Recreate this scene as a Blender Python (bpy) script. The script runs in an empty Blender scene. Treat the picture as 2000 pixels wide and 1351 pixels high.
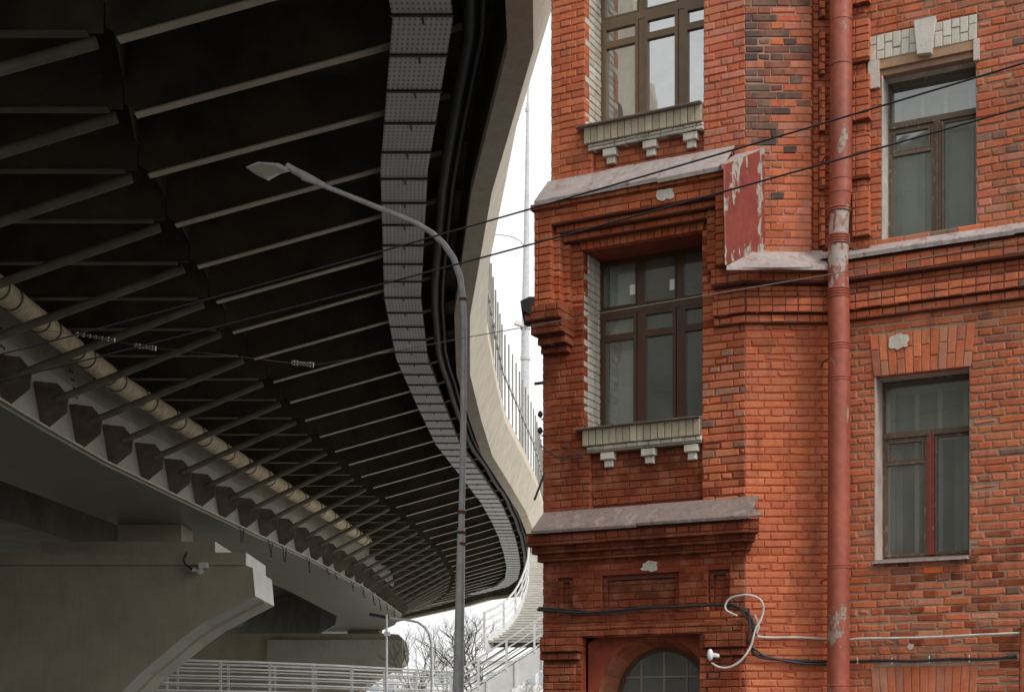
import bpy, math, random
from mathutils import Vector, Matrix
random.seed(7)
S = bpy.context.scene
C = S.collection
F_PX, HZ, CAMZ = 2900.0, 1430.0, 1.7
R = math.radians

# ------------------------------------------------------------------ helpers
def at(x, y, Y):
    return Vector(((x-1000)/F_PX*Y, Y, CAMZ+(HZ-y)/F_PX*Y))

def tag(o, label=None, cat=None, group=None, kind=None):
    if label: o['label'] = label
    if cat: o['category'] = cat
    if group: o['group'] = group
    if kind: o['kind'] = kind
    return o

def empty(name, loc=(0,0,0), label=None, cat=None, group=None):
    o = bpy.data.objects.new(name, None); C.objects.link(o)
    o.location = loc; o.empty_display_size = .2
    return tag(o, label, cat, group)

class MB:
    def __init__(s): s.v=[]; s.f=[]; s.c=[]; s.m=[]; s.uv={}
    def add(s, pts, faces, col=(1,1,1), m=0):
        b=len(s.v); s.v += [tuple(p) for p in pts]; s.c += [col]*len(pts)
        for f in faces: s.f.append(tuple(b+i for i in f)); s.m.append(m)
    def quad(s, a,b,c,d, col=(1,1,1), m=0, uv=None):
        if uv: s.uv[len(s.f)] = uv
        s.add([a,b,c,d], [(0,1,2,3)], col, m)
    def hexa(s, p, col=(1,1,1), m=0):   # p: 4 bottom ccw + 4 top
        s.add(p, [(3,2,1,0),(4,5,6,7),(0,1,5,4),(1,2,6,5),(2,3,7,6),(3,0,4,7)], col, m)
    def box(s, x0,x1,y0,y1,z0,z1, col=(1,1,1), m=0):
        s.hexa([(x0,y0,z0),(x1,y0,z0),(x1,y1,z0),(x0,y1,z0),(x0,y0,z1),(x1,y0,z1),(x1,y1,z1),(x0,y1,z1)], col, m)
    def beam(s, a, b, w, h, up=(0,0,1), col=(1,1,1), m=0):
        a=Vector(a); b=Vector(b); t=(b-a).normalized(); u=Vector(up)
        sd=t.cross(u)
        if sd.length<1e-4: sd=t.cross(Vector((1,0,0)))
        sd.normalize(); u=sd.cross(t).normalized()
        sd*=w/2; u*=h/2
        s.hexa([a-sd-u,a+sd-u,b+sd-u,b-sd-u,a-sd+u,a+sd+u,b+sd+u,b-sd+u], col, m)
    def tube(s, pts, r, seg=10, col=(1,1,1), m=0, caps=True):
        pts=[Vector(p) for p in pts]; n=len(pts)
        rs = r if isinstance(r,(list,tuple)) else [r]*n
        t0=(pts[1]-pts[0]).normalized()
        ref=Vector((0,0,1)) if abs(t0.z)<.9 else Vector((1,0,0))
        u=t0.cross(ref).normalized(); rings=[]
        for i,p in enumerate(pts):
            t=(pts[min(i+1,n-1)]-pts[max(i-1,0)]).normalized()
            u=(u-t*u.dot(t)).normalized(); w=t.cross(u)
            rings.append([p+(u*math.cos(2*math.pi*k/seg)+w*math.sin(2*math.pi*k/seg))*rs[i] for k in range(seg)])
        V=[q for rr in rings for q in rr]; Fc=[]
        for i in range(n-1):
            for k in range(seg):
                k2=(k+1)%seg
                Fc.append((i*seg+k,i*seg+k2,(i+1)*seg+k2,(i+1)*seg+k))
        if caps:
            Fc.append(tuple(range(seg-1,-1,-1))); Fc.append(tuple((n-1)*seg+k for k in range(seg)))
        s.add(V,Fc,col,m)
    def ball(s, c, r, seg=10, sc=(1,1,1), col=(1,1,1), m=0):
        V=[];Fc=[];n=seg//2+1
        for i in range(n+1):
            a=math.pi*i/n
            for k in range(seg):
                b=2*math.pi*k/seg
                V.append((c[0]+r*sc[0]*math.sin(a)*math.cos(b),c[1]+r*sc[1]*math.sin(a)*math.sin(b),c[2]+r*sc[2]*math.cos(a)))
        for i in range(n):
            for k in range(seg):
                Fc.append((i*seg+k,i*seg+(k+1)%seg,(i+1)*seg+(k+1)%seg,(i+1)*seg+k))
        s.add(V,Fc,col,m)
    def prism(s, poly, d, col=(1,1,1), m=0):   # poly: 3d pts, d: extrusion vector
        n=len(poly); d=Vector(d); P=[Vector(p) for p in poly]; P+= [p+d for p in P]
        Fc=[tuple(range(n)), tuple(range(2*n-1,n-1,-1))]+[(i,i+n,(i+1)%n+n,(i+1)%n) for i in range(n)]
        s.add(P,Fc,col,m)
    def build(s, name, mats, parent=None, smooth=False, label=None, origin=None):
        me=bpy.data.meshes.new(name)
        off=Vector(origin) if origin is not None else Vector((0,0,0))
        me.from_pydata([tuple(Vector(p)-off) for p in s.v],[],s.f); 
        if not isinstance(mats,(list,tuple)): mats=[mats]
        for m in mats: me.materials.append(m)
        me.polygons.foreach_set('material_index', s.m)
        ca=me.color_attributes.new('Col','FLOAT_COLOR','POINT')
        buf=[]
        for c in s.c: buf += [c[0],c[1],c[2],1.0]
        ca.data.foreach_set('color', buf)
        if s.uv:
            ul=me.uv_layers.new(name='UVMap')
            for fi,uv in s.uv.items():
                for li,q in zip(me.polygons[fi].loop_indices, uv): ul.data[li].uv=q
        if smooth: me.polygons.foreach_set('use_smooth',[True]*len(me.polygons))
        me.validate(); me.update()
        o=bpy.data.objects.new(name,me); C.objects.link(o)
        if smooth:
            try: me.set_sharp_from_angle(angle=R(40))
            except Exception: pass
        if parent is not None:
            o.parent=parent
            o.location = off - (wloc(parent))
        else: o.location=off
        if label: o['label']=label
        return o

def wloc(o):
    p=Vector((0,0,0))
    while o is not None: p+=o.location; o=o.parent
    return p

# ------------------------------------------------------------------ materials
def newmat(name):
    m=bpy.data.materials.new(name); m.use_nodes=True
    nt=m.node_tree; b=nt.nodes['Principled BSDF']; return m,nt,b
def N(nt,t,**k):
    n=nt.nodes.new(t)
    for a,v in k.items():
        if a in n.inputs.keys(): n.inputs[a].default_value=v
        else: setattr(n,a,v)
    return n
def L(nt,a,b): nt.links.new(a,b)
def texco(nt, scale=(1,1,1)):
    tc=N(nt,'ShaderNodeNewGeometry'); mp=N(nt,'ShaderNodeMapping'); mp.inputs['Scale'].default_value=scale
    L(nt,tc.outputs['Position'],mp.inputs['Vector']); return mp.outputs['Vector']
def noise(nt, vec, scale, detail=4, rough=.6):
    n=N(nt,'ShaderNodeTexNoise'); n.inputs['Scale'].default_value=scale; n.inputs['Detail'].default_value=detail
    n.inputs['Roughness'].default_value=rough; L(nt,vec,n.inputs['Vector']); return n.outputs['Fac']
def ramp(nt, fac, stops):
    r=N(nt,'ShaderNodeValToRGB'); e=r.color_ramp.elements
    while len(e)<len(stops): e.new(.5)
    for i,(p,c) in enumerate(stops):
        e[i].position=p; e[i].color=(c[0],c[1],c[2],1) if not isinstance(c,(int,float)) else (c,c,c,1)
    L(nt,fac,r.inputs['Fac']); return r.outputs['Color']
def mixc(nt, fac, a, b, mode='MIX'):
    m=N(nt,'ShaderNodeMix',data_type='RGBA',blend_type=mode)
    for v,i in ((fac,0),(a,6),(b,7)):
        if hasattr(v,'node') : L(nt,v,m.inputs[i])
        elif i==0: m.inputs[0].default_value=v
        else: m.inputs[i].default_value=(*v,1)
    return m.outputs[2]
def bump(nt,b,h,st=.4,dist=.01):
    bp=N(nt,'ShaderNodeBump'); bp.inputs['Strength'].default_value=st; bp.inputs['Distance'].default_value=dist
    L(nt,h,bp.inputs['Height']); L(nt,bp.outputs[0],b.inputs['Normal'])

def vc_mat(name, rough=.85, speck=.35, big=.25, bs=.5, fine=60, dirt=(0.03,0.025,0.02), dirt_amt=.5, light=None, light_thr=.62, fade=0):
    """vertex colour surface with fine grain, blotches and grime streaks"""
    m,nt,b=newmat(name); at_=N(nt,'ShaderNodeAttribute',attribute_name='Col'); v=texco(nt)
    n1=noise(nt,v,fine,5); n2=noise(nt,v,1.3,5); n3=noise(nt,texco(nt,(4,4,.8)),2.2,6,.7)
    c=mixc(nt,speck,at_.outputs['Color'],ramp(nt,n1,[(.25,.25),(.75,1.5)]),'MULTIPLY')
    c=mixc(nt,big,c,ramp(nt,n2,[(.3,.45),(.7,1.4)]),'MULTIPLY')
    if fade: c=mixc(nt,ramp(nt,noise(nt,v,5.5,3,.5),[(.45,0.),(.7,fade)]),c,(.50,.22,.13))
    d=ramp(nt,n3,[(.52,0.0),(.75,dirt_amt)])
    c=mixc(nt,d,c,dirt)
    if light is not None:
        n4=noise(nt,v,9,6,.75); c=mixc(nt,ramp(nt,n4,[(light_thr,0.),(light_thr+.04,.8)]),c,light)
    L(nt,c,b.inputs['Base Color']); b.inputs['Roughness'].default_value=rough
    b.inputs['Specular IOR Level'].default_value=.25
    bump(nt,b,n1,bs,.006)
    return m
def plain(name, col, rough=.6, var=.25, scale=3, metallic=0, bs=.15, streak=0):
    m,nt,b=newmat(name); v=texco(nt); n1=noise(nt,v,scale,6,.65)
    c=mixc(nt,1,col,ramp(nt,n1,[(.3,1-var),(.7,1+var)]),'MULTIPLY')
    if streak:
        n2=noise(nt,texco(nt,(5,5,.35)),2,5); c=mixc(nt,ramp(nt,n2,[(.5,0.),(.75,streak)]),c,(col[0]*.35,col[1]*.33,col[2]*.3))
    L(nt,c,b.inputs['Base Color']); b.inputs['Roughness'].default_value=rough; b.inputs['Metallic'].default_value=metallic
    bump(nt,b,noise(nt,v,scale*12,4),bs,.004); return m
def peel(name, paint, under, rust, thr=.58, rough=.55, scale=3.2):
    m,nt,b=newmat(name); v=texco(nt); vs=texco(nt,(1.6,1.6,.7))
    n1=noise(nt,vs,scale,7,.62); n2=noise(nt,v,14,5); n3=noise(nt,v,1.1,4)
    p=mixc(nt,.6,paint,ramp(nt,n2,[(.3,.7),(.7,1.25)]),'MULTIPLY')
    p=mixc(nt,.6,p,ramp(nt,n3,[(.3,.65),(.7,1.25)]),'MULTIPLY')
    u=mixc(nt,ramp(nt,n2,[(.5,0.),(.62,1.)]),under,rust)
    k=ramp(nt,n1,[(thr,0.),(thr+.015,1.)])
    L(nt,mixc(nt,k,p,u),b.inputs['Base Color']); b.inputs['Roughness'].default_value=rough
    inv=N(nt,'ShaderNodeMath',operation='SUBTRACT'); inv.inputs[0].default_value=1; L(nt,k,inv.inputs[1])
    dn=noise(nt,v,3.5,3,.5); hh=N(nt,'ShaderNodeMath',operation='MULTIPLY_ADD'); L(nt,dn,hh.inputs[0]); hh.inputs[1].default_value=5; L(nt,inv.outputs[0],hh.inputs[2])
    bump(nt,b,hh.outputs[0],.6,.004); return m

M={}
M['brick']=vc_mat('brick',light=(.46,.34,.26),light_thr=.72,dirt_amt=.5,speck=.3,big=.2,fine=38,fade=.32)
M['mortar']=vc_mat('mortar',rough=.95,speck=.5,fine=90)
M['white_brick']=vc_mat('white_painted_brick',rough=.8,speck=.25,dirt=(.12,.10,.07),dirt_amt=.5)
M['plaster_red']=plain('painted_render',(.24,.045,.019),.8,.3,4,streak=.4)
M['brown_frame']=plain('brown_window_frame',(.075,.036,.018),.35,.15,5,bs=.03)
M['brown_frame_light']=plain('brown_window_frame_faded',(.17,.11,.06),.38,.15,5,bs=.03)
M['old_wood']=peel('old_window_wood',(.13,.085,.055),(.24,.18,.12),(.11,.07,.045),.58,.7,12)
M['grey_wood']=peel('grey_window_wood',(.15,.11,.075),(.32,.27,.19),(.09,.06,.045),.6,.7,14)
M['tin']=peel('weathered_tin',(.40,.345,.325),(.34,.29,.27),(.26,.15,.12),.56,.5,6)
M['tin_grey']=peel('grey_tin',(.235,.18,.16),(.28,.23,.21),(.19,.09,.07),.54,.55,6)
M['tin_red']=peel('red_painted_tin',(.24,.048,.036),(.38,.37,.31),(.27,.17,.12),.56,.55,3.4)
M['pipe_red']=peel('red_pipe_paint',(.33,.080,.045),(.33,.26,.20),(.22,.075,.05),.585,.5,3.0)
M['pipe_worn']=peel('worn_pipe_paint',(.32,.075,.05),(.38,.33,.29),(.30,.14,.10),.47,.5,5.0)
M['cream_pipe']=plain('lagged_pipe',(.75,.62,.40),.8,.3,5,streak=.5)
M['steel']=plain('bridge_steel',(.24,.23,.19),.6,.3,1.5,streak=.5)
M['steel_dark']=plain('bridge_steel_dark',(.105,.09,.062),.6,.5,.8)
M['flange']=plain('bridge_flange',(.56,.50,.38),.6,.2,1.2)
M['tube_paint']=plain('strut_paint',(.19,.17,.13),.6,.3,2)
M['gusset']=plain('gusset_steel',(.17,.14,.105),.65,.4,2)
M['girder']=plain('girder_steel',(.29,.29,.25),.3,.15,.8)
M['girder_light']=plain('girder_web_steel',(.52,.50,.42),.55,.15,.8,streak=.35)
M['concrete']=plain('concrete',(.40,.36,.265),.85,.2,.35,streak=.2)
M['concrete_lit']=plain('sidelit_concrete',(.80,.78,.72),.85,.12,1.2,streak=.25)  # brighter copy of the pier concrete for its lit end
M['concrete_mid']=plain('pale_concrete',(.42,.40,.34),.85,.12,.8,streak=.3)
M['fascia']=plain('fascia_concrete',(.66,.585,.46),.8,.15,1.6,streak=.3)
M['galv']=plain('galvanised_steel',(.56,.57,.58),.4,.2,6)
M['white_steel']=plain('white_painted_steel',(.66,.66,.65),.45,.1,2)
M['black']=plain('black_rubber',(.018,.018,.022),.5,.4,8)
M['cable_dark']=plain('dark_cable',(.03,.027,.03),.55,.3,10)
M['wire_black']=plain('black_wire',(.008,.008,.010),.8,.1,10,bs=0)
M['red_wood']=peel('red_window_wood',(.26,.05,.032),(.30,.20,.13),(.12,.06,.04),.62,.6,12)
M['cable_white']=plain('white_cable',(.55,.52,.48),.5,.2,10)
M['plastic_white']=plain('white_plastic',(.75,.75,.73),.4,.06,10)
M['ceramic']=plain('ceramic_insulator',(.15,.145,.12),.25,.15,20)
M['paper']=plain('white_paper',(.8,.82,.8),.8,.04,10)
M['curtain']=plain('net_curtain',(.30,.33,.31),.9,.15,3,bs=0)
M['dim_curtain']=plain('dim_curtain',(.40,.44,.40),.9,.15,3,bs=0)
M['room']=plain('dim_room',(.15,.175,.155),.9,.3,1.5,bs=0)
M['blind']=plain('pale_blind',(.70,.74,.71),.8,.1,2,bs=0)
M['tenement_dim']=plain('dusty_curtain',(.10,.10,.085),.9,.3,3,bs=0)
M['asphalt']=plain('asphalt',(.06,.06,.06),.9,.25,2)
M['pale_wall']=plain('pale_distant_wall',(.7,.69,.68),.9,.06,.1)
M['pale_glass']=plain('pale_distant_window',(.38,.42,.46),.3,.1,.4)
M['bark']=plain('bark',(.16,.14,.125),.9,.3,8)
M['rust']=plain('rust',(.22,.06,.025),.9,.4,20)

def glass_mat(name, tint, refl):
    m=bpy.data.materials.new(name); m.use_nodes=True; nt=m.node_tree; nt.nodes.clear()
    out=N(nt,'ShaderNodeOutputMaterial'); g=N(nt,'ShaderNodeBsdfGlossy'); t=N(nt,'ShaderNodeBsdfTransparent')
    g.inputs['Color'].default_value=(.95,.97,.96,1); g.inputs['Roughness'].default_value=.015
    t.inputs['Color'].default_value=(*tint,1)
    fr=N(nt,'ShaderNodeFresnel'); fr.inputs['IOR'].default_value=1.5
    ad=N(nt,'ShaderNodeMath',operation='ADD'); L(nt,fr.outputs[0],ad.inputs[0]); ad.inputs[1].default_value=refl
    v=texco(nt); nz=noise(nt,v,1.6,2); bp=N(nt,'ShaderNodeBump'); bp.inputs['Strength'].default_value=.12; bp.inputs['Distance'].default_value=.02
    L(nt,nz,bp.inputs['Height']); L(nt,bp.outputs[0],g.inputs['Normal'])
    mx=N(nt,'ShaderNodeMixShader'); L(nt,ad.outputs[0],mx.inputs[0]); L(nt,t.outputs[0],mx.inputs[1]); L(nt,g.outputs[0],mx.inputs[2])
    d=N(nt,'ShaderNodeBsdfDiffuse'); d.inputs['Color'].default_value=(.45,.46,.42,1)   # dust film
    m2=N(nt,'ShaderNodeMixShader'); L(nt,ramp(nt,noise(nt,v,2.5,6,.7),[(.3,.09),(.75,.24)]),m2.inputs[0])
    L(nt,mx.outputs[0],m2.inputs[1]); L(nt,d.outputs[0],m2.inputs[2]); L(nt,m2.outputs[0],out.inputs[0]); return m
M['glass']=glass_mat('window_glass',(.75,.8,.77),.14)
M['glass_bright']=glass_mat('window_glass_reflective',(.7,.75,.72),.45)

# cable tray: slotted sheet, pattern in its own UV
m,nt,b=newmat('slotted_tray'); uv=N(nt,'ShaderNodeUVMap'); sp=N(nt,'ShaderNodeSeparateXYZ'); L(nt,uv.outputs[0],sp.inputs[0])
def wave(src,freq,thr):
    a=N(nt,'ShaderNodeMath',operation='MULTIPLY'); L(nt,src,a.inputs[0]); a.inputs[1].default_value=freq
    f=N(nt,'ShaderNodeMath',operation='FRACT'); L(nt,a.outputs[0],f.inputs[0])
    g=N(nt,'ShaderNodeMath',operation='LESS_THAN'); L(nt,f.outputs[0],g.inputs[0]); g.inputs[1].default_value=thr; return g.outputs[0]
def mul(a,b_):
    k=N(nt,'ShaderNodeMath',operation='MULTIPLY'); L(nt,a,k.inputs[0]); L(nt,b_,k.inputs[1]); return k.outputs[0]
slots=mul(wave(sp.outputs[0],6.5,.5),wave(sp.outputs[1],13,.4))
c=mixc(nt,ramp(nt,noise(nt,texco(nt),1.5,5),[(.35,0.),(.7,1.)]),(.66,.67,.66),(.8,.81,.8))
c=mixc(nt,slots,c,(.32,.32,.32)); L(nt,c,b.inputs['Base Color']); b.inputs['Roughness'].default_value=.5; M['tray']=m

# ------------------------------------------------------------------ brickwork
class Face:
    """vertical wall plane; s runs right, o outwards"""
    def __init__(f, p0, d):
        f.p=Vector((p0[0],p0[1])); f.d=Vector(d).normalized(); f.n=Vector((f.d.y,-f.d.x))
    def w(f,s,z,o=0):
        q=f.p+f.d*s+f.n*o; return Vector((q.x,q.y,z))
    def s(f,x,o=0):
        k=(x-1000)/F_PX; q=f.p+f.n*o
        return -(q.x-k*q.y)/(f.d.x-k*f.d.y)
    def z(f,x,y,o=0):
        s=f.s(x,o); q=f.p+f.n*o+f.d*s
        return CAMZ+(HZ-y)/F_PX*q.y
    def box(f,mb,s0,s1,z0,z1,o0,o1,col=(1,1,1),m=0):
        mb.hexa([f.w(s0,z0,o1),f.w(s1,z0,o1),f.w(s1,z0,o0),f.w(s0,z0,o0),
                 f.w(s0,z1,o1),f.w(s1,z1,o1),f.w(s1,z1,o0),f.w(s0,z1,o0)],col,m)
rnd=random.random
def jit(a): return (rnd()-.5)*2*a

GRIME=[]      # (face, s0, s1, z top, depth, strength): run-off staining of the paint itself below sills and ledges
def grime(F,s,z):
    k=1.0
    for (g,a,b,zt,d,st) in GRIME:
        if g is F and a<=s<=b and zt-d<z<zt:
            f=(zt-z)/d; st2=st*(.55+.45*math.sin(s*31+2*math.sin(s*13)))*(1-f)
            k*=1-max(0,st2)
    return k*(.93+.07*math.sin(s*2.3+z*1.7)*math.sin(z*3.1-s))
def one_brick(mb,F,s0,s1,z0,z1,o,depth,col,j=.0025,ch=.006,m=0,taper=0):
    o=o+jit(.003); a=[jit(j) for _ in range(8)]
    if rnd()<.05: ch*=2.2
    b=[(s0+a[0],z0+a[1]),(s1+a[2],z0+a[3]),(s1+a[4],z1+a[5]),(s0+a[6],z1+a[7])]
    cs=(s0+s1)/2; cz=(z0+z1)/2
    V=[F.w(p,q,o-depth) for p,q in b]+[F.w(p,q,o-ch) for p,q in b]
    V+=[F.w(p+(ch if p<cs else -ch)*(1+jit(.4)),q+(ch if q<cz else -ch)*(1+jit(.4)),o+jit(.0015)) for p,q in b]
    mb.add(V,[(0,1,5,4),(1,2,6,5),(2,3,7,6),(3,0,4,7),(4,5,9,8),(5,6,10,9),(6,7,11,10),(7,4,8,11),(8,9,10,11)],col,m)

CO=.077
def bricks(mb,F,s0,s1,z0,z1,o,colf,holes=(),depth=.11,header=False,rough=1.0,m=0,mm=1,mcol=(.2,.06,.04),back=True,course=CO,backo=None,ends=False):
    jt=.009; jv=.005
    k0=int(math.floor(z0/course+1e-6)); k=k0
    while k*course<z1-1e-6:
        a=max(z0,k*course)+jt/2; b=min(z1,(k+1)*course)-jt/2; k+=1
        if b-a<.025: continue
        zc=(a+b)/2
        iv=[(s0,s1)]
        for h in holes:
            if callable(h): r=h(zc)
            else: r=(h[0],h[1]) if h[2]-.02<zc<h[3]+.02 else None
            if r is None: continue
            nv=[]
            for (p,q) in iv:
                if r[1]<=p or r[0]>=q: nv.append((p,q)); continue
                if r[0]>p: nv.append((p,r[0]))
                if r[1]<q: nv.append((r[1],q))
            iv=nv
        hd = header or (k%2==0)
        for (p,q) in iv:
            if q-p<.03: continue
            pitch=.128 if hd else .256
            x=math.floor(p/pitch)*pitch - (0 if hd else (.064 if (k//2)%2 else .192)) 
            while x<q:
                w=pitch
                if not header and rnd()<.12: w=.128 if w>.2 else .256
                e0=max(x,p); e1=min(x+w,q); x+=w
                if q-e1<.035: e1=q; x=q+1
                if e1-e0<.03: continue
                if e1-e0>.045 or e1==q or e0==p:
                    cc_=colf((e0+e1)/2,zc); gk=grime(F,(e0+e1)/2,zc); cc_=(cc_[0]*gk,cc_[1]*gk,cc_[2]*gk)
                    one_brick(mb,F,e0+(jv/2 if e0>p else 0),e1-(jv/2 if e1<q else 0),a,b,o,depth,cc_,.0028*rough,.006*rough,m)
    if back:
        ss=sorted({s0,s1}|{v for h in holes if not callable(h) for v in h[:2] if s0<v<s1})
        zz=sorted({z0,z1}|{v for h in holes if not callable(h) for v in h[2:4] if z0<v<z1})
        bo=o-.009 if backo is None else backo
        for i in range(len(ss)-1):
            for jx in range(len(zz)-1):
                cs=(ss[i]+ss[i+1])/2; cz=(zz[jx]+zz[jx+1])/2
                if any((not callable(h)) and h[0]<cs<h[1] and h[2]<cz<h[3] for h in holes): continue
                F.box(mb,ss[i]+(.003 if i==0 else 0),ss[i+1]-(.003 if i==len(ss)-2 else 0),zz[jx]+.003,zz[jx+1],bo-.1,bo,mcol,mm)

def soldier(mb,F,s0,s1,z0,z1,o,colf,depth=.1,lean=0.0,pitch=.077,split=True,m=0,mcol=(.2,.06,.04),mm=1):
    """bricks on end, optionally fanned like a flat arch"""
    n=max(1,int(round((s1-s0)/pitch))); w=(s1-s0)/n; cs=(s0+s1)/2
    for i in range(n):
        a=s0+i*w+.004; b=s0+(i+1)*w-.004
        la=lean*((a-cs)/(s1-s0)*2); lb=lean*((b-cs)/(s1-s0)*2)
        H=z1-z0; cut=z0+H*(.5 if not split else (.36 if i%2 else .64))
        for (za,zb) in ((z0,cut-.004),(cut+.004,z1)) if split else ((z0,z1),):
            fa=(za-z0)/H; fb=(zb-z0)/H; oo=o+jit(.004); ch=.005
            p=[(a+la*fa,za),(b+lb*fa,za),(b+lb*fb,zb),(a+la*fb,zb)]
            col=colf((a+b)/2,za)
            V=[F.w(x,z,oo-depth) for x,z in p]+[F.w(x,z,oo-ch) for x,z in p]
            c0=((p[0][0]+p[1][0]+p[2][0]+p[3][0])/4,(za+zb)/2)
            V+=[F.w(x+(ch if x<c0[0] else -ch),z+(ch if z<c0[1] else -ch),oo) for x,z in p]
            mb.add(V,[(0,1,5,4),(1,2,6,5),(2,3,7,6),(3,0,4,7),(4,5,9,8),(5,6,10,9),(6,7,11,10),(7,4,8,11),(8,9,10,11)],col,m)
    P=[F.w(s0+.003,z0+.003,o-.01),F.w(s1-.003,z0+.003,o-.01),F.w(s1+lean-.003,z1,o-.01),F.w(s0-lean+.003,z1,o-.01)]
    Q=[F.w(s0+.003,z0+.003,o-depth),F.w(s1-.003,z0+.003,o-depth),F.w(s1+lean-.003,z1,o-depth),F.w(s0-lean+.003,z1,o-depth)]
    mb.add(P+Q,[(0,1,2,3),(0,4,5,1),(1,5,6,2),(2,6,7,3),(3,7,4,0)],mcol,mm)

def pal(cols, weights, v=.12, t=.06):
    tot=sum(weights)
    def f(s,z):
        r=rnd()*tot
        for c,w in zip(cols,weights):
            r-=w
            if r<=0: break
        k=1+jit(v); return (c[0]*k,c[1]*k*(1+jit(t)),c[2]*k*(1+jit(t*1.3)))
    return f
ORANGE=pal([(.58,.162,.070),(.55,.145,.060),(.60,.182,.086),(.50,.132,.062)],[5,3,2,1])
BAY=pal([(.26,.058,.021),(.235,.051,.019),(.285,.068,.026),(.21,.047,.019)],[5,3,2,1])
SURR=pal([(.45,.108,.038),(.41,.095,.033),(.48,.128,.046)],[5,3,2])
PINK=pal([(.60,.20,.12),(.58,.175,.095),(.55,.21,.14),(.58,.15,.07)],[4,3,1.5,2])
WORN=pal([(.52,.14,.062),(.54,.155,.07),(.45,.16,.09),(.34,.125,.075),(.49,.21,.12),(.22,.125,.09)],[5,4,2.5,1.5,1.5,.5])
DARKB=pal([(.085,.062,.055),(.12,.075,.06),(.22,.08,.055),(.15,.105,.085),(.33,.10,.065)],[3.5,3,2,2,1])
TAN=pal([(.42,.22,.14),(.38,.19,.12),(.46,.20,.11)],[2,2,2])
WHITE=pal([(.62,.58,.49),(.66,.62,.54),(.56,.51,.42)],[4,3,1.5],.07,.01)
CREAM=pal([(.44,.38,.27),(.47,.41,.30),(.40,.34,.24)],[4,3,2],.08,.01)

Q0=(455/F_PX*14.8,14.8)
DIR=(.885,-.466)
FC=Face(Q0,DIR); FB=Face(Q0,(1,0)); LB=625/F_PX*14.8-Q0[0]
FA=Face((Q0[0]+LB,14.8),DIR)
TOPZ=12.6
house=empty('brick_house',(Q0[0],14.8,0),'old red brick house with a projecting bay, white framed brown windows and tin ledges','building')

def zB(y): return CAMZ+(HZ-y)/F_PX*14.8
sL=FC.s(1060); sLu=FC.s(1076)
# --- openings on the bay (face C)
def op(F,x0,x1,xr,y0,y1): return (F.s(x0),F.s(x1),F.z(xr,y1),F.z(xr,y0))
W_up=(FC.s(1142),FC.s(1374),FC.z(1145,248),FC.z(1145,-172))
W_lo=(FC.s(1139),FC.s(1371),FC.z(1139,836),FC.z(1139,489))
zr0=FC.z(1250,1015)      # lower tin ledge height
arch_top=FC.z(1135,1243)
recess=(FC.s(1136),FC.s(1366),0,arch_top)
GRIME+=[(FC,sL,0,zr0,1.1,.45),(FC,sL,0,W_lo[2]-.25,.7,.4),(FC,sLu,0,W_up[2]-.25,.6,.3),(FC,sL,0,arch_top+.6,.9,.35),
        (FB,0,LB,zB(633),.9,.4),(FB,LB-.22,LB+.1,TOPZ,11,.0),(FC,-.3,0,zB(633),.8,.35)]
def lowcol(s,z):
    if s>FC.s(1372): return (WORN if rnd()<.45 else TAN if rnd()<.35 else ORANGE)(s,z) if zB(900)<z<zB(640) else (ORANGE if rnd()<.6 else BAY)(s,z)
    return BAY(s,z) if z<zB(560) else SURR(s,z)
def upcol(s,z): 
    if s>FC.s(1372): return PINK(s,z)
    return ORANGE(s,z)
zmid=FC.z(1250,345)      # upper tin ledge height
apr_lo=(FC.s(1152),FC.s(1371),FC.z(1152,992),FC.z(1152,880))
mb=MB()
pan=[(FC.s(1088),FC.s(1118)),(FC.s(1175),FC.s(1325)),(FC.s(1382),FC.s(1424))]
pz0=FC.z(1250,1196); pz1=FC.z(1250,1120)
panh=[(a,b,pz0,pz1) for a,b in pan]
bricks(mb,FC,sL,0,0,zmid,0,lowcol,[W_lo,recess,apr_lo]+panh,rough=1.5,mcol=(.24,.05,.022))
bricks(mb,FC,*apr_lo,-.06,lowcol,mcol=(.12,.04,.026))
for a,b in pan:
    bricks(mb,FC,a,b,pz0,pz1,-.035,BAY,[(a+.05,b-.05,pz0,pz1-.05)],header=True,mcol=(.12,.04,.026))
    bricks(mb,FC,a+.05,b-.05,pz0,pz1-.05,-.065,BAY,mcol=(.12,.04,.026))
apr_up=(FC.s(1157),FC.s(1374),FC.z(1157,352),FC.z(1157,290))
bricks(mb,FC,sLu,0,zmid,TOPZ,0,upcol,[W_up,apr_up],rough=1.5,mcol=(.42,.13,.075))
bricks(mb,FC,*apr_up,-.06,upcol,mcol=(.25,.1,.07))
mb.build('bay_wall',[M['brick'],M['mortar']],house)

# --- chamfer (face B)
mb=MB()
xd=FB.s(1585)
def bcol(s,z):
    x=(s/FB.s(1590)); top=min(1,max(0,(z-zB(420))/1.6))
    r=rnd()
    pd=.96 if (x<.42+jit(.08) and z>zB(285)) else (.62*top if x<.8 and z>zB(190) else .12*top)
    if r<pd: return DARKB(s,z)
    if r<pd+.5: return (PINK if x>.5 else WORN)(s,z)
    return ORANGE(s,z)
bricks(mb,FB,0,LB,0,zB(500),0,ORANGE,rough=1.6,mcol=(.44,.105,.05))
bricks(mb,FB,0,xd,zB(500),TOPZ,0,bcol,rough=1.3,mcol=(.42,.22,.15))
# return of the upper pier and the set back corner
FR=Face((Q0[0]+xd,14.8),(.35,.94))
bricks(mb,FR,0,.2,zB(500),TOPZ,0,ORANGE,header=True,mcol=(.25,.08,.05))
bricks(mb,FB,xd+.02,LB+.1,zB(500),TOPZ,-.11,ORANGE,mcol=(.2,.07,.045))
mb.build('chamfer_wall',[M['brick'],M['mortar']],house)

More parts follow.
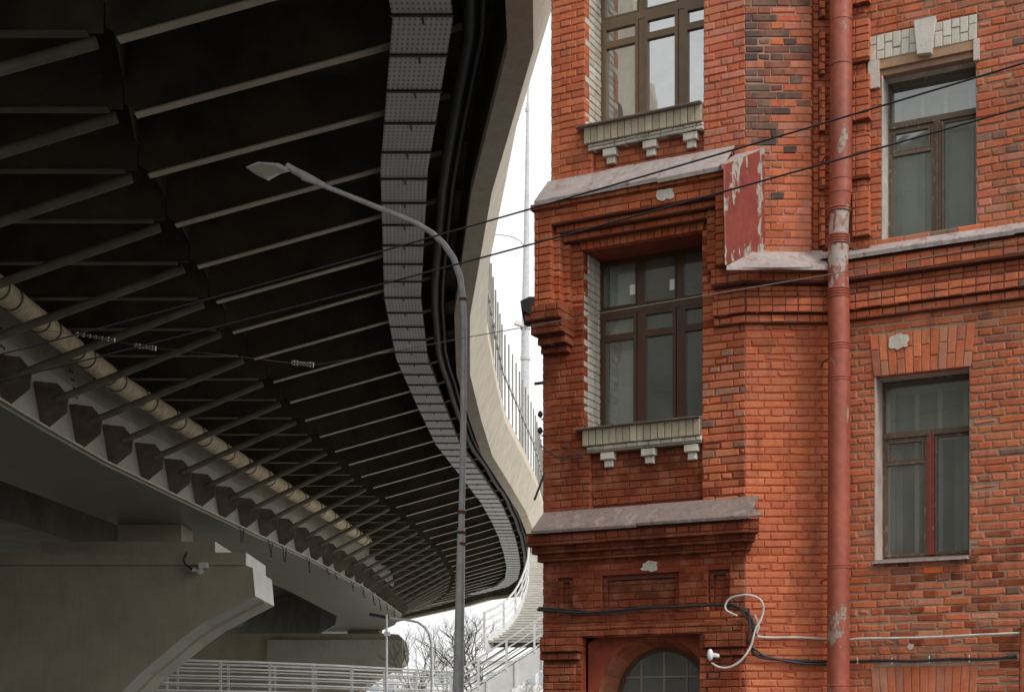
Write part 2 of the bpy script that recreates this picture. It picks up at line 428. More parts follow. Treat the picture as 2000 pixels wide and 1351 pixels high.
# --- wing (face A)
AEND=5.2
WA_up=(FA.s(1722),FA.s(1906),FA.z(1742,466),FA.z(1735,146))
WA_lo=(FA.s(1708),FA.s(1893),FA.z(1708,1093),FA.z(1708,736))
LI_up=(FA.s(1697),FA.s(1909),FA.z(1697,141),FA.z(1697,76))
GRIME+=[(FA,0,5.2,zB(633),.7,.35),(FA,FA.s(1700),FA.s(1900),FA.z(1708,1093),.8,.45),(FA,0,.2,TOPZ,12,.25)]
LI_b=(FA.s(1706),FA.s(1905),FA.z(1708,1378),FA.z(1705,1303))
LI_lo=(FA.s(1706),FA.s(1897),FA.z(1708,736),FA.z(1705,656))
def acol(s,z):
    x=s/1.9
    if x<.32: return ORANGE(s,z)
    r=rnd()
    if z<zB(1050): return (WORN if r<.55 else BAY if r<.8 else ORANGE)(s,z)
    return (WORN if r<.35+.4*x else PINK if r<.9 and z>zB(480) else ORANGE)(s,z)
zA=zB(497)
mb=MB()
bricks(mb,FA,0,AEND,0,zA,0,acol,[WA_lo,LI_lo,LI_b],rough=2.0,mcol=(.36,.24,.17))
bricks(mb,FA,.02,AEND,zA,TOPZ,0,acol,[WA_up,LI_up],rough=1.7,mcol=(.36,.22,.15))
mb.build('wing_wall',[M['brick'],M['mortar']],house)

# rusticated quoins flanking the downpipe
qn=MB()
yb=365
for i in range(-2,8):
    y0=yb-i*112; z0=zB(y0); z1=zB(y0-88)
    if z1>TOPZ: break
    if z0<zA+.02: z0=zA+.02
    bricks(qn,FB,FB.s(1602),LB-.06,z0,z1,-.035,ORANGE,mcol=(.25,.08,.05),backo=-.05)
    z0=max(zA+.02,zB(y0-2)); z1=zB(y0-88)
    bricks(qn,FA,FA.s(1664,.09),FA.s(1697,.09),z0,z1,.09,ORANGE,header=True,mcol=(.25,.08,.05))
    bricks(qn,FA,FA.s(1650,.05),FA.s(1690,.05),max(zA+.02,z0-.13),z0,.035,ORANGE,header=True,mcol=(.25,.08,.05))
qn.build('quoins',[M['brick'],M['mortar']],house)

# --- string cornice that wraps C, B and A
tn=.247
def wrap_band(z0,z1,o,colf=ORANGE,cs=FC.s(1398),name='cornice',cut=None):
    mb=MB()
    bricks(mb,FC,cs,tn*o,z0,z1,o,colf,header=True,depth=o+.08,mcol=(.16,.05,.035))
    bricks(mb,FB,-tn*o,LB-tn*o,z0,z1,o,colf,header=True,depth=o+.08,mcol=(.16,.05,.035))
    bricks(mb,FA,tn*o,AEND,z0,z1,o,lambda s,z:(ORANGE if rnd()<.75 else WORN)(s,z),header=True,depth=o+.08,mcol=(.16,.05,.035),rough=1.3)
    return mb.build('cornice',[M['brick'],M['mortar']],house)
wrap_band(zB(560),zB(523),.15)
wrap_band(zB(582),zB(560),.05)
wrap_band(zB(615),zB(583),.10)
wrap_band(zB(633),zB(615),.05)

# --- tin ledges
def ledge(F,s0,s1,zf,of,zb,ob,mat,e0=0,e1=0,th=.012,lip=.03,n=None):
    """sloping sheet in pieces with slightly lifted seams and a folded drip"""
    mb=MB(); n=n or max(1,int((s1-s0)/.7)); 
    for i in range(n):
        a=s0+(s1-s0)*i/n; b=s0+(s1-s0)*(i+1)/n; l=.004*(i%2)
        fa=a-(e0 if i==0 else 0); fb=b+(e1 if i==n-1 else 0)
        j0=jit(.008); j1=jit(.008)
        p=[F.w(fa,zf+l+j0,of),F.w(fb,zf+l+j1,of),F.w(b+.01,zb+l,ob),F.w(a,zb+l,ob)]
        up=Vector((0,0,th)); mb.hexa(p+[q+up for q in p])
        mb.hexa([F.w(fa,zf+l+j0-lip,of-.006),F.w(fb,zf+l+j1-lip,of-.006),F.w(fb,zf+l+j1-lip,of-.012),F.w(fa,zf+l+j0-lip,of-.012),
                 F.w(fa,zf+l+j0+.001,of-.001),F.w(fb,zf+l+j1+.001,of-.001),F.w(fb,zf+l+j1,of-.012),F.w(fa,zf+l+j0,of-.012)])
    return mb.build('tin_ledge',mat,house)
mb=MB(); mb.prism([at(1419,522,14.15),at(1520,520,14.4),at(1618,521,14.56),at(1606,492,14.84),at(1492,490,14.83),at(1470,494,14.6)],(0,0,.014)); mb.prism([at(1419,522,14.15),at(1520,520,14.4),at(1618,521,14.56),at(1618,527,14.56),at(1520,526,14.4),at(1419,527,14.15)],(0,.008,0)); mb.build('tin_ledge',M['tin'],house)
ledge(FA,.06,AEND,zB(517),.2,zB(494),.0,M['tin'],n=6)
mb=MB(); mb.quad(FB.w(LB-.16,zB(520)+.015,.18),FA.w(.14,zB(517)+.015,.18),FA.w(.1,zB(492),0),FB.w(LB-.1,zB(490),-.05)); mb.build('tin_ledge',M['tin'],house)

# --- bay surround above the lower bay window
OS=.26
sr=FC.s(1414,OS); s42=FC.s(1043,OS); 
ztop=FC.z(1043,402,OS); 
mb=MB()
zl0=FC.z(1075,600,OS)
bricks(mb,FC,s42,FC.s(1076,OS),zl0,ztop,OS,SURR,header=True,depth=OS+.05,mcol=(.15,.05,.03),backo=OS-.012)
bricks(mb,FC,FC.s(1076,.2),FC.s(1093,.18),FC.z(1093,630,.18),ztop-.3,.18,SURR,header=True,depth=.25,mcol=(.15,.05,.03))
bricks(mb,FC,FC.s(1093,.1),FC.s(1112,.08),FC.z(1110,650,.1),ztop-.4,.08,SURR,header=True,depth=.25,mcol=(.15,.05,.03))
bricks(mb,FC,FC.s(1397,OS),sr,FC.z(1397,520,OS),ztop,OS,SURR,header=True,depth=OS+.05,mcol=(.15,.05,.03))
bricks(mb,FC,FC.s(1380,.12),FC.s(1397,.12),FC.z(1390,530,.12),ztop-.3,.12,SURR,header=True,depth=OS,mcol=(.15,.05,.03))
# head band and stepped mouldings under it
hb=FC.z(1076,440,OS)
bricks(mb,FC,FC.s(1076,OS),FC.s(1397,OS),hb,ztop,OS,SURR,depth=OS+.05,mcol=(.15,.05,.03))
bricks(mb,FC,FC.s(1085,.19),FC.s(1397,.19),hb-.075,hb,.19,SURR,header=True,depth=.25,mcol=(.15,.05,.03))
bricks(mb,FC,FC.s(1100,.11),FC.s(1397,.11),hb-.15,hb-.075,.11,SURR,header=True,depth=.25,mcol=(.15,.05,.03))
# bed course above, just under the tin
bricks(mb,FC,s42-.03,sr+.02,ztop-.06,ztop+.005,OS+.03,SURR,header=True,depth=OS,mcol=(.12,.04,.03))
mb.build('bay_surround',[M['brick'],M['mortar']],house)
# flat arch over the window
mb=MB(); soldier(mb,FC,W_lo[0]-.02,W_lo[1]+.02,W_lo[3],W_lo[3]+.27,.02,SURR,lean=.05,mcol=(.2,.06,.035)); mb.build('flat_arch',[M['brick'],M['mortar']],house)
# corbels carrying the left leg
mb=MB()
for (x0,x1,y0,y1,o) in ((1024,1092,622,592,.36),(1036,1098,650,623,.30),(1050,1104,672,650,.2),(1056,1108,690,672,.09)):
    bricks(mb,FC,FC.s(x0,o),FC.s(x1,o),FC.z(1070,y0,o),FC.z(1070,y1,o),o,BAY,header=True,depth=o+.06,mcol=(.10,.035,.025))
mb.build('corbel',[M['brick'],M['mortar']],house)
mb=MB(); o=.40
mb.hexa([FC.w(FC.s(1018,o),FC.z(1040,600,o),o),FC.w(FC.s(1034,o),FC.z(1040,612,o),o),FC.w(FC.s(1062,0),FC.z(1040,622,o),.02),FC.w(FC.s(1042,.0)-.1,FC.z(1040,612,o),.02),
         FC.w(FC.s(1016,o),FC.z(1040,584,o),o),FC.w(FC.s(1034,o),FC.z(1040,578,o),o),FC.w(FC.s(1062,0),FC.z(1040,560,o),.02),FC.w(FC.s(1042,.0)-.1,FC.z(1040,566,o),.02)])
mb.build('corbel_cap',M['cable_dark'],house)

# upper tin ledge and its red cheek
zf=ztop+.012; of=OS+.07
ledge(FC,FC.s(1043,of),FC.s(1412,of),zf,of,FC.z(1250,322),.0,M['tin'],n=3,e0=0)
mb=MB()
c0=at(1413,322,14.28); c1=at(1491,291,14.77); c2=at(1492,492,14.77); c3=at(1416,517,14.28)
mb.prism([c0,c1,c2,c3],(.012,.004,0)); 
mb.prism([at(1413,322,14.28),at(1413,330,14.28),at(1491,299,14.765),at(1491,291,14.765)],(-.02,-.004,0))
mb.build('tin_cheek',M['tin_red'],house)
mb=MB(); mb.prism([FC.w(FC.s(1405,of),zf+.01,of),c0,c1,FB.w(.0,zB(300),0.0),FC.w(-.1,FC.z(1440,303),0)],(0,0,.012)); mb.build('tin_ledge',M['tin'],house)
mb=MB(); bricks(mb,FC,FC.s(1397,.13),-.0,zB(525)+.0,FC.z(1397,372),.10,SURR,depth=.15,mcol=(.15,.05,.03)); mb.build('bay_shoulder',[M['brick'],M['mortar']],house)

# --- lower cornice under the lower tin ledge
of=.30; zf=FC.z(1040,1038,of)
ledge(FC,FC.s(1037,of),FC.s(1462,of),zf,of,FC.z(1060,1003,0),.0,M['tin_grey'],n=2,e0=0,e1=0,lip=.02)
mb=MB()
A_=FC.w(FC.s(1460,of),zf+.004,of); 
mb.prism([A_,FB.w(FB.s(1483),zf+.03,.22),FB.w(FB.s(1446),FC.z(1446,973),.01),FC.w(FC.s(1380),FC.z(1390,979),.0)],(0,0,.01)); mb.build('tin_ledge',M['tin_grey'],house)
for (y0,y1,o) in ((1066,1040,.24),(1082,1066,.16),(1098,1082,.08)):
    mb=MB(); bricks(mb,FC,FC.s(1060)-o*.35,tn*o,FC.z(1050,y0,o),FC.z(1050,y1,o),o,BAY,header=True,depth=o+.05,mcol=(.09,.03,.02))
    bricks(mb,FB,-tn*o,FB.s(1475-60*(.24-o)),FC.z(1050,y0,o),FC.z(1050,y1,o),o,BAY,header=True,depth=o+.05,mcol=(.09,.03,.02))
    mb.build('cornice',[M['brick'],M['mortar']],house)

# --- pilaster caps beside the arched window
for (x0,x1) in ((1054,1128),(1372,1452)):
    mb=MB()
    for (y0,y1,o) in ((1272,1243,.13),(1288,1272,.07)):
        bricks(mb,FC,FC.s(x0,o),FC.s(x1,o),FC.z(1090,y0,o),FC.z(1090,y1,o),o,BAY,header=True,depth=o+.08,mcol=(.09,.03,.02))
    bricks(mb,FC,FC.s(x0+6,.04),FC.s(x1-6,.04),.3,FC.z(1090,1296,.04),.04,BAY,depth=.08,mcol=(.09,.03,.02))
    mb.build('pilaster_cap',[M['brick'],M['mortar']],house)
mb=MB(); bricks(mb,FC,FC.s(1062),FC.s(1450),arch_top,arch_top+.11,.025,BAY,depth=.1,mcol=(.10,.035,.025)); mb.build('band_course',[M['brick'],M['mortar']],house)

# recessed field with the arched opening
RO=-.16
cs=(FC.s(1205,-.3)+FC.s(1372,-.3))/2; rad=.53; cz=FC.z(1290,1262,-.3)-rad
mb=MB(); n=24
s0,s1=recess[0],recess[1]
def arc(r,o,i): 
    a=math.pi*i/n; return FC.w(cs-r*math.cos(a),cz+r*math.sin(a),o)
r1=rad+.10
for i in range(n):
    a0=math.pi*i/n; a1=math.pi*(i+1)/n
    def outer(a):
        c,s_=-math.cos(a),math.sin(a); tx=(s1-cs)/c if c>1e-6 else ((s0-cs)/c if c<-1e-6 else 99); tz=(arch_top-cz)/s_ if s_>1e-6 else 99
        t=min(tx,tz); t=max(t,r1+.001); return FC.w(cs+c*t,cz+s_*t,RO)
    mb.quad(arc(r1,RO,i),arc(r1,RO,i+1),outer(a1),outer(a0))
FC.box(mb,s0,cs-r1,.2,cz,RO-.1,RO); FC.box(mb,cs+r1,s1,.2,cz,RO-.1,RO)
FC.box(mb,s0,s1,arch_top,arch_top+.05,-.5,-.12)
mb.build('recessed_panel',M['plaster_red'],house)
mb=MB()   # splayed brick reveal of the arch
for i in range(n):
    c=BAY(0,0) if i>5 else tuple(.88*a+.12*b for a,b in zip(BAY(0,0),CREAM(0,0)))
    a=arc(r1,RO,i); b_=arc(r1,RO,i+1); c_=arc(rad,-.42,i+1); d=arc(rad,-.42,i); mb.quad(a,b_,c_,d,c,0)
for sgn in (-1,1):
    for k in range(30):
        z1=cz-k*CO; z0=z1-CO+.008
        if z0<.2: break
        col=BAY(0,0) if sgn>0 else tuple(.88*a+.12*b for a,b in zip(BAY(0,0),CREAM(0,0)))
        mb.quad(FC.w(cs+sgn*r1,z0,RO),FC.w(cs+sgn*rad,z0,-.42),FC.w(cs+sgn*rad,z1,-.42),FC.w(cs+sgn*r1,z1,RO),col,0)
mb.build('arch_reveal',[M['brick'],M['mortar']],house)

# ------------------------------------------------------------------ windows
def bar(F,mb,s0,s1,z0,z1,o0,o1,col=(1,1,1)): F.box(mb,s0,s1,z0,z1,o0,o1,col)
def frame_rect(F,mb,s0,s1,z0,z1,t,o0,o1):
    bar(F,mb,s0,s0+t,z0,z1,o0,o1); bar(F,mb,s1-t,s1,z0,z1,o0,o1)
    bar(F,mb,s0+t,s1-t,z0,z0+t,o0,o1-.001); bar(F,mb,s0+t,s1-t,z1-t,z1,o0,o1-.001)
def pane(F,s0,s1,z0,z1,o,mat,parent):
    mb=MB(); mb.quad(F.w(s0,z0,o),F.w(s1,z0,o),F.w(s1,z1,o),F.w(s0,z1,o)); return mb.build('pane',mat,parent)
def reveal(F,H,o,mat,colf,w=.004):
    """brick reveals in the thickness of the wall"""
    mb=MB(); s0,s1,z0,z1=H
    FL=Face((F.w(s0,0,0).x,F.w(s0,0,0).y),(-F.n.x,-F.n.y))      # left reveal, faces right
    bricks(mb,FL,.016,-o,z0,z1,.0,colf,header=True,depth=.04,mcol=(.42,.37,.30),backo=-.008)
    return mb.build('window_reveal',[mat,M['mortar']],house)
def room(F,H,o,parent,depth=1.6,mat='room'):
    mb=MB(); s0,s1,z0,z1=H; s0-=.25;s1+=.25;z1+=.1;z0-=.1
    P=lambda s,z,oo:F.w(s,z,oo); a=o-.03; b=o-depth
    mb.quad(P(s0,z0,b),P(s1,z0,b),P(s1,z1,b),P(s0,z1,b)); mb.quad(P(s0,z0,a),P(s1,z0,a),P(s1,z0,b),P(s0,z0,b))
    mb.quad(P(s0,z1,a),P(s1,z1,a),P(s1,z1,b),P(s0,z1,b)); mb.quad(P(s0,z0,a),P(s0,z1,a),P(s0,z1,b),P(s0,z0,b)); mb.quad(P(s1,z0,a),P(s1,z1,a),P(s1,z1,b),P(s1,z0,b))
    mb.build('room_lining',M[mat],parent)
def curtain(F,s0,s1,z0,z1,o,mat,parent,name='curtain',amp=.02,fr=40):
    mb=MB(); n=max(8,int((s1-s0)/.012))
    for i in range(n):
        a=s0+(s1-s0)*i/n; b=s0+(s1-s0)*(i+1)/n
        mb.quad(F.w(a,z0,o+amp*math.sin(a*fr)),F.w(b,z0,o+amp*math.sin(b*fr)),F.w(b,z1,o+amp*math.sin(b*fr)),F.w(a,z1,o+amp*math.sin(a*fr)))
    mb.build(name,mat,parent,smooth=True)
def wobj(F,H,name='window',label=None):
    p=F.w((H[0]+H[1])/2,H[2],0); e=empty(name,p-wloc(house)); e.parent=house
    if label: e['label']=label
    return e

def modern(H,o,label,fm,gm,cells_s,ztr,zsm,stick=()):
    """three light brown frame: big top lights over small vent lights over tall sashes"""
    w=wobj(FC,H,'window',label); s0,s1,z0,z1=H
    s0=s0-.02; s1=s1+.1
    fr=MB(); frame_rect(FC,fr,s0,s1,z0,z1,.045,o-.07,o)
    xs=[s0+.045]+[v for v in cells_s]+[s1-.045]
    for v in cells_s: bar(FC,fr,v-.032,v+.032,z0+.045,z1-.045,o-.07,o-.002)
    bar(FC,fr,s0+.045,s1-.045,ztr-.04,ztr+.04,o-.07,o+.004)
    fr.build('frame',fm,w)
    for i in range(len(xs)-1):
        a=xs[i]+(.032 if i else 0)+.004; b=xs[i+1]-(.032 if i<len(xs)-2 else 0)-.004
        sa=MB(); zt=ztr-.044; zb=z0+.049
        frame_rect(FC,sa,a,b,zb,zt,.036,o-.06,o+.012)
        bar(FC,sa,a+.036,b-.036,zsm-.035,zsm+.035,o-.06,o+.010)
        sa_o=sa.build('sash',fm,w)
        pane(FC,a+.03,b-.03,zb+.03,zsm-.03,o-.02,gm,w)
        pane(FC,a+.03,b-.03,zsm+.03,zt-.03,o-.02,gm,w)
        ft=MB(); frame_rect(FC,ft,a,b,ztr+.044,z1-.049,.016,o-.05,o+.006); ft.build('glazing_bead',fm,w)
        pane(FC,a+.01,b-.01,ztr+.05,z1-.055,o-.02,gm,w)
    room(FC,H,o,w)
    for (x,y,wd,hg) in stick:
        mb=MB(); a=FC.s(x,o); zz=FC.z(x,y,o); mb.prism([FC.w(a,zz,o-.016),FC.w(a+wd,zz,o-.016),FC.w(a+wd,zz-hg,o-.016),FC.w(a,zz-hg,o-.016)],FC.w(0,0,.002)-FC.w(0,0,0)); mb.build('paper_sticker',M['paper'],w)
    return w
OD=-.44
mf=lambda x,y:FC.z(x,y,OD)
w1=modern(W_lo,OD,'lower bay window with two white paper stickers',M['brown_frame'],M['glass'],[FC.s(1250,OD),FC.s(1327,OD)],mf(1250,602),mf(1250,653),
    stick=((1229,556,.075,.105),(1307,545,.085,.115)))
curtain(FC,FC.s(1180,OD),FC.s(1232,OD),W_lo[2],W_lo[3],OD-.15,M['blind'],w1,'blind',.004)
ov=-.42
w2=modern(W_up,ov,'upper bay window reflecting the sky',M['brown_frame_light'],M['glass_bright'],[FC.s(1253,ov),FC.s(1331,ov)],FC.z(1250,30,ov),FC.z(1250,75,ov))
curtain(FC,W_up[0]-.2,W_up[1]+.2,W_up[2],W_up[3],ov-.25,M['blind'],w2,'blind',.004)
reveal(FC,W_lo,OD,M['white_brick'],WHITE); reveal(FC,W_up,ov,M['white_brick'],WHITE)
# soffits of the openings
mb=MB(); FC.box(mb,W_lo[0],W_lo[1],W_lo[3],W_lo[3]+.05,-.5,-.11); mb.build('window_soffit',M['plaster_red'],house)
mb=MB(); FC.box(mb,W_up[0],W_up[1],W_up[3],W_up[3]+.05,-.5,-.11); mb.build('window_soffit',M['plaster_red'],house)

def apron(H,yl,tin):
    s0,s1,z0,_=H
    mb=MB(); FC.box(mb,s0-.07,s1,z0-.03,z0-.018,-.1,.10); 
    mb.hexa([FC.w(s0-.05,z0-.03,.10),FC.w(s1,z0-.03,.10),FC.w(s1,z0+.03,-.44),FC.w(s0-.0,z0+.03,-.44),
             FC.w(s0-.05,z0-.015,.10),FC.w(s1,z0-.015,.10),FC.w(s1,z0+.04,-.44),FC.w(s0-.0,z0+.04,-.44)])
    mb.build('window_sill',tin,house)
    mb=MB(); a=s0+.01
    soldier(mb,FC,a,s1,z0-.20,z0-.032,.055,CREAM,split=False,m=0,mcol=(.22,.18,.13),depth=.12)
    bricks(mb,FC,a+.04,s1,z0-.275,z0-.2,.03,WHITE,header=True,mcol=(.25,.2,.15),depth=.1,course=.0775)
    mb.build('window_apron',[M['white_brick'],M['mortar']],house)
    for x in yl:
        mb=MB(); c=FC.s(x); zc=z0-.277
        one_brick(mb,FC,c-.075,c+.075,zc-.075,zc-.002,.02,.08,WHITE(0,0)); one_brick(mb,FC,c-.045,c+.05,zc-.15,zc-.078,-.015,.06,WHITE(0,0))
        mb.build('sill_corbel',[M['white_brick']],house)
apron(W_lo,(1186,1266,1350),M['tin_grey']); apron(W_up,(1191,1269,1348),M['tin_grey'])

def old_window(F,H,o,label,ztr,smid,zf_,sm_fort,fm,mul,curt):
    w=wobj(F,H,'window',label); s0,s1,z0,z1=H; s1+=.12; s0-=.01
    fr=MB(); frame_rect(F,fr,s0,s1,z0,z1+.02,.04,o-.08,o); bar(F,fr,s0+.04,s1-.04,ztr-.03,ztr+.025,o-.07,o+.015); fr.build('frame',fm,w)
    mb=MB(); bar(F,mb,smid-.034,smid+.034,z0+.05,ztr-.03,o-.06,o+.01); bar(F,mb,smid-.012,smid+.012,z0+.05,ztr-.03,o+.01,o+.022); mb.build('mullion',mul,w)
    for (a,b) in ((s0+.042,smid-.036),(smid+.036,s1-.042)):
        sa=MB(); frame_rect(F,sa,a,b,z0+.052,ztr-.032,.028,o-.05,o-.006)
        if b<smid:
            bar(F,sa,a+.028,b-.028,zf_-.018,zf_+.018,o-.05,o+.004)
            frame_rect(F,sa,a+.032,b-.032,zf_+.02,ztr-.064,.018,o-.045,o+.008)
            pane(F,a+.04,b-.04,zf_+.03,ztr-.07,o-.02,M['glass'],w); pane(F,a+.02,b-.02,z0+.07,zf_-.01,o-.022,M['glass'],w)
        else: pane(F,a+.02,b-.02,z0+.07,ztr-.05,o-.022,M['glass'],w)
        sa.build('sash',fm,w)
    pane(F,s0+.045,s1-.045,ztr+.02,z1-.02,o-.02,M['glass'],w)
    room(F,H,o,w)
    # inner second frame, seen dimly through the glass
    ib=MB(); frame_rect(F,ib,s0,s1,z0,z1,.09,o-.28,o-.24); 
    for q in (.30,.52,.76): bar(F,ib,s0+(s1-s0)*q-.022,s0+(s1-s0)*q+.022,z0+.09,z1-.09,o-.28,o-.24)
    bar(F,ib,s0+.09,s1-.09,ztr-.04,ztr+.02,o-.28,o-.238); ib.build('inner_frame',M['white_steel'],w)
    for (a,b,za,zb,cm) in curt: curtain(F,a,b,za,zb,o-(.30 if F is FA and H is WA_up else .36),cm,w,amp=.006,fr=23)
    return w
OA=-.27
fa=lambda x,y:FA.z(x,y,OA)
w3=old_window(FA,WA_lo,OA,'lower window of the wing with a red mullion',fa(1735,851),FA.s(1818,OA),fa(1745,905),0,M['old_wood'],M['red_wood'],
   ((FA.s(1735,OA)-.1,FA.s(1900,OA)+.2,fa(1735,850),WA_lo[3],M['dim_curtain']),(WA_lo[0]-.1,WA_lo[0]+.13,WA_lo[2],fa(1735,850),M['dim_curtain']),(FA.s(1850,OA),FA.s(1868,OA),WA_lo[2],fa(1735,850),M['dim_curtain'])))
OU=-.22
fu=lambda x,y:FA.z(x,y,OU)
w4=old_window(FA,WA_up,OU,'upper window of the wing under a white keystone',fu(1745,247),FA.s(1831,OU),fu(1750,302),0,M['grey_wood'],M['old_wood'],
   ((WA_up[0]-.2,WA_up[1]+.3,fu(1745,247),WA_up[3],M['dim_curtain']),(WA_up[0]-.2,WA_up[1]+.3,WA_up[2],fu(1745,247),M['blind'])))
def side(F,H,o,mat):
    mb=MB(); s0,s1,z0,z1=H; t=.012
    mb.hexa([F.w(s0,z0,0.0),F.w(s0+t,z0,.0),F.w(s0+t,z0,o),F.w(s0,z0,o),F.w(s0,z1,0.0),F.w(s0+t,z1,.0),F.w(s0+t,z1,o),F.w(s0,z1,o)])
    FB_=None; F.box(mb,s0,s1+.02,z1,z1+.03,o-.1,-.11); mb.build('window_reveal',mat,house)
M['reveal_plaster']=plain('reveal_plaster',(.50,.40,.35),.85,.25,5,streak=.4)
M['reveal_white']=plain('reveal_whitewash',(.5,.47,.42),.85,.3,9,streak=.4)
side(FA,WA_lo,OA,M['reveal_plaster']); side(FA,WA_up,OU,M['reveal_white'])
mb=MB(); s0,s1,z0,_=WA_lo
mb.hexa([FA.w(s0-.01,z0-.045,.07),FA.w(s1+.0,z0-.045,.07),FA.w(s1,z0+.005,-.27),FA.w(s0,z0+.005,-.27),FA.w(s0-.01,z0-.02,.07),FA.w(s1-.02,z0-.02,.07),FA.w(s1,z0+.02,-.27),FA.w(s0,z0+.02,-.27)])
mb.build('window_sill',M['tin'],house)
mb=MB(); soldier(mb,FA,*LI_b,.008,lambda s,z:(WORN if rnd()<.7 else BAY)(s,z),lean=.03,split=False,mcol=(.36,.28,.2)); mb.build('flat_arch',[M['brick'],M['mortar']],house)
mb=MB(); one_brick(mb,FA,FA.s(1803),FA.s(1841),FA.z(1820,1119),FA.z(1820,1107),.006,.05,(.75,.15,.035)); mb.build('new_brick',M['brick'],house)
mb=MB(); soldier(mb,FA,*LI_lo,.012,lambda s,z:(WORN if rnd()<.6 else ORANGE)(s,z),lean=.04,mcol=(.3,.2,.15)); mb.build('flat_arch',[M['brick'],M['mortar']],house)
# upper window head: whitewashed soldiers, keystone, timber-coloured lintel
mb=MB(); z0=LI_up[2]+.09
soldier(mb,FA,LI_up[0],LI_up[1],z0,LI_up[3],.03,WHITE,mcol=(.45,.38,.3))
FA.box(mb,LI_up[0]+.0,LI_up[0]+.11,LI_up[2]-.18,z0-.002,-.1,.034,(.58,.52,.45)); FA.box(mb,LI_up[1]-.03,LI_up[1]+.02,LI_up[2]-.11,z0-.002,-.1,.034,(.58,.52,.45))
mb.build('window_head',[M['white_brick'],M['mortar']],house)
mb=MB(); k0=FA.s(1791); k1=FA.s(1828)
mb.prism([FA.w(k0+.02,z0-.05,.085),FA.w(k1-.03,z0-.06,.085),FA.w(k1,z0+.2,.085),FA.w(k1+.01,LI_up[3]+.04,.085),FA.w(k0-.01,LI_up[3]+.04,.085)],-(FA.w(0,0,.09)-FA.w(0,0,0)),(.64,.6,.54)); 
mb.build('keystone',M['white_brick'],house)
mb=MB(); FA.box(mb,LI_up[0]+.11,LI_up[1]-.03,LI_up[2]-.0,z0-.002,-.3,.02,(.42,.27,.16)); mb.build('lintel_beam',M['white_brick'],house)
# loose lumps of old render left on the brickwork
def patch(F,x,y,w,h,o=.008):
    mb=MB(); n=18; s=F.s(x,o); z=F.z(x,y,o)
    P=[]; 
    for i in range(n):
        a=2*math.pi*i/n; k=1+jit(.22); c,s_=math.cos(a),math.sin(a); q=1/max(abs(c),abs(s_))**.6
        P.append(F.w(s+w*c*q*k,z+h*s_*q*k,o))
    mb.prism(P,-(F.w(0,0,.02)-F.w(0,0,0)),(.58,.54,.46)); mb.build('render_patch',M['white_brick'],house)
patch(FC,1299,379,.085,.055,OS+.012); patch(FC,1268,1105,.085,.05,.012); patch(FA,1755,667,.085,.07,.026); patch(FA,1778,1262,.03,.03,.01)

# arched window
w5=wobj(FC,(cs-rad,cs+rad,cz-1,cz),'window','arched window at the foot of the bay')
oo=-.42
mb=MB(); nn=24
for i in range(nn):
    a0=math.pi*i/nn; a1=math.pi*(i+1)/nn
    P=[(-math.cos(a0)*rad,math.sin(a0)*rad),(-math.cos(a1)*rad,math.sin(a1)*rad),(-math.cos(a1)*(rad-.045),math.sin(a1)*(rad-.045)),(-math.cos(a0)*(rad-.045),math.sin(a0)*(rad-.045))]
    mb.hexa([FC.w(cs+p,cz+q,oo) for p,q in P]+[FC.w(cs+p,cz+q,oo-.06) for p,q in P])
for sg in (-1,1): bar(FC,mb,min(cs+sg*rad,cs+sg*(rad-.045)),max(cs+sg*rad,cs+sg*(rad-.045)),.4,cz,oo-.06,oo)
mb.build('frame',M['brown_frame'],w5)
mb=MB()
for q in (-.26,0,.26): bar(FC,mb,cs+q-.007,cs+q+.007,.5,cz+math.sqrt((rad-.04)**2-q*q),oo-.05,oo-.01)
for k in range(8):
    z=cz+.22-k*.24
    if z>.5: bar(FC,mb,cs-rad+.045,cs+rad-.045,z-.008,z+.008,oo-.045,oo-.012)
mb.build('glazing_bars',M['tube_paint'],w5)
mb=MB(); P=[FC.w(cs-(rad-.02),.5,oo-.03)]+[FC.w(cs-(rad-.02)*math.cos(math.pi*i/nn),cz+(rad-.02)*math.sin(math.pi*i/nn),oo-.03) for i in range(nn+1)]+[FC.w(cs+(rad-.02),.5,oo-.03)]
mb.add(P,[tuple(range(len(P)))]); mb.build('pane',M['glass'],w5); room(FC,(cs-rad,cs+rad,.4,cz+rad),oo,w5,1.2,'gusset')
curtain(FC,cs-rad-.1,cs-.1,.4,cz+rad,oo-.25,M['tenement_dim'],w5)

# unseen flanks, back and roof so the house stands as a volume
mb=MB()
pL=FC.w(sL,0,0); pLu=FC.w(sLu,0,0); bd=Vector((.466,.885))
back=Vector((pL.x,pL.y))+bd*7; FS=Face((back.x,back.y),(-.466,-.885))
bricks(mb,FS,0,7,0,zmid,0,BAY,mcol=(.2,.07,.05)); 
back2=Vector((pLu.x,pLu.y))+bd*7; FS2=Face((back2.x,back2.y),(-.466,-.885)); bricks(mb,FS2,0,7,zmid,TOPZ,0,ORANGE,mcol=(.2,.07,.05))
mb.build('side_wall',[M['brick'],M['mortar']],house)
mb=MB(); e=FA.w(AEND,0,0); eb=Vector((e.x,e.y))+bd*8
poly=[(pLu.x,pLu.y),(Q0[0],14.8),(Q0[0]+LB,14.8),(e.x,e.y),(eb.x,eb.y),(back2.x,back2.y)]
mb.prism([(p[0],p[1],TOPZ) for p in poly],(0,0,.25)); mb.build('roof',M['tin_grey'],house)
mb=MB(); mb.quad((back.x,back.y,0),(eb.x,eb.y,0),(eb.x,eb.y,TOPZ),(back.x,back.y,TOPZ),(.36,.09,.05)); mb.quad((e.x,e.y,0),(eb.x,eb.y,0),(eb.x,eb.y,TOPZ),(e.x,e.y,TOPZ),(.36,.09,.05)); mb.build('rear_wall',M['brick'],house)

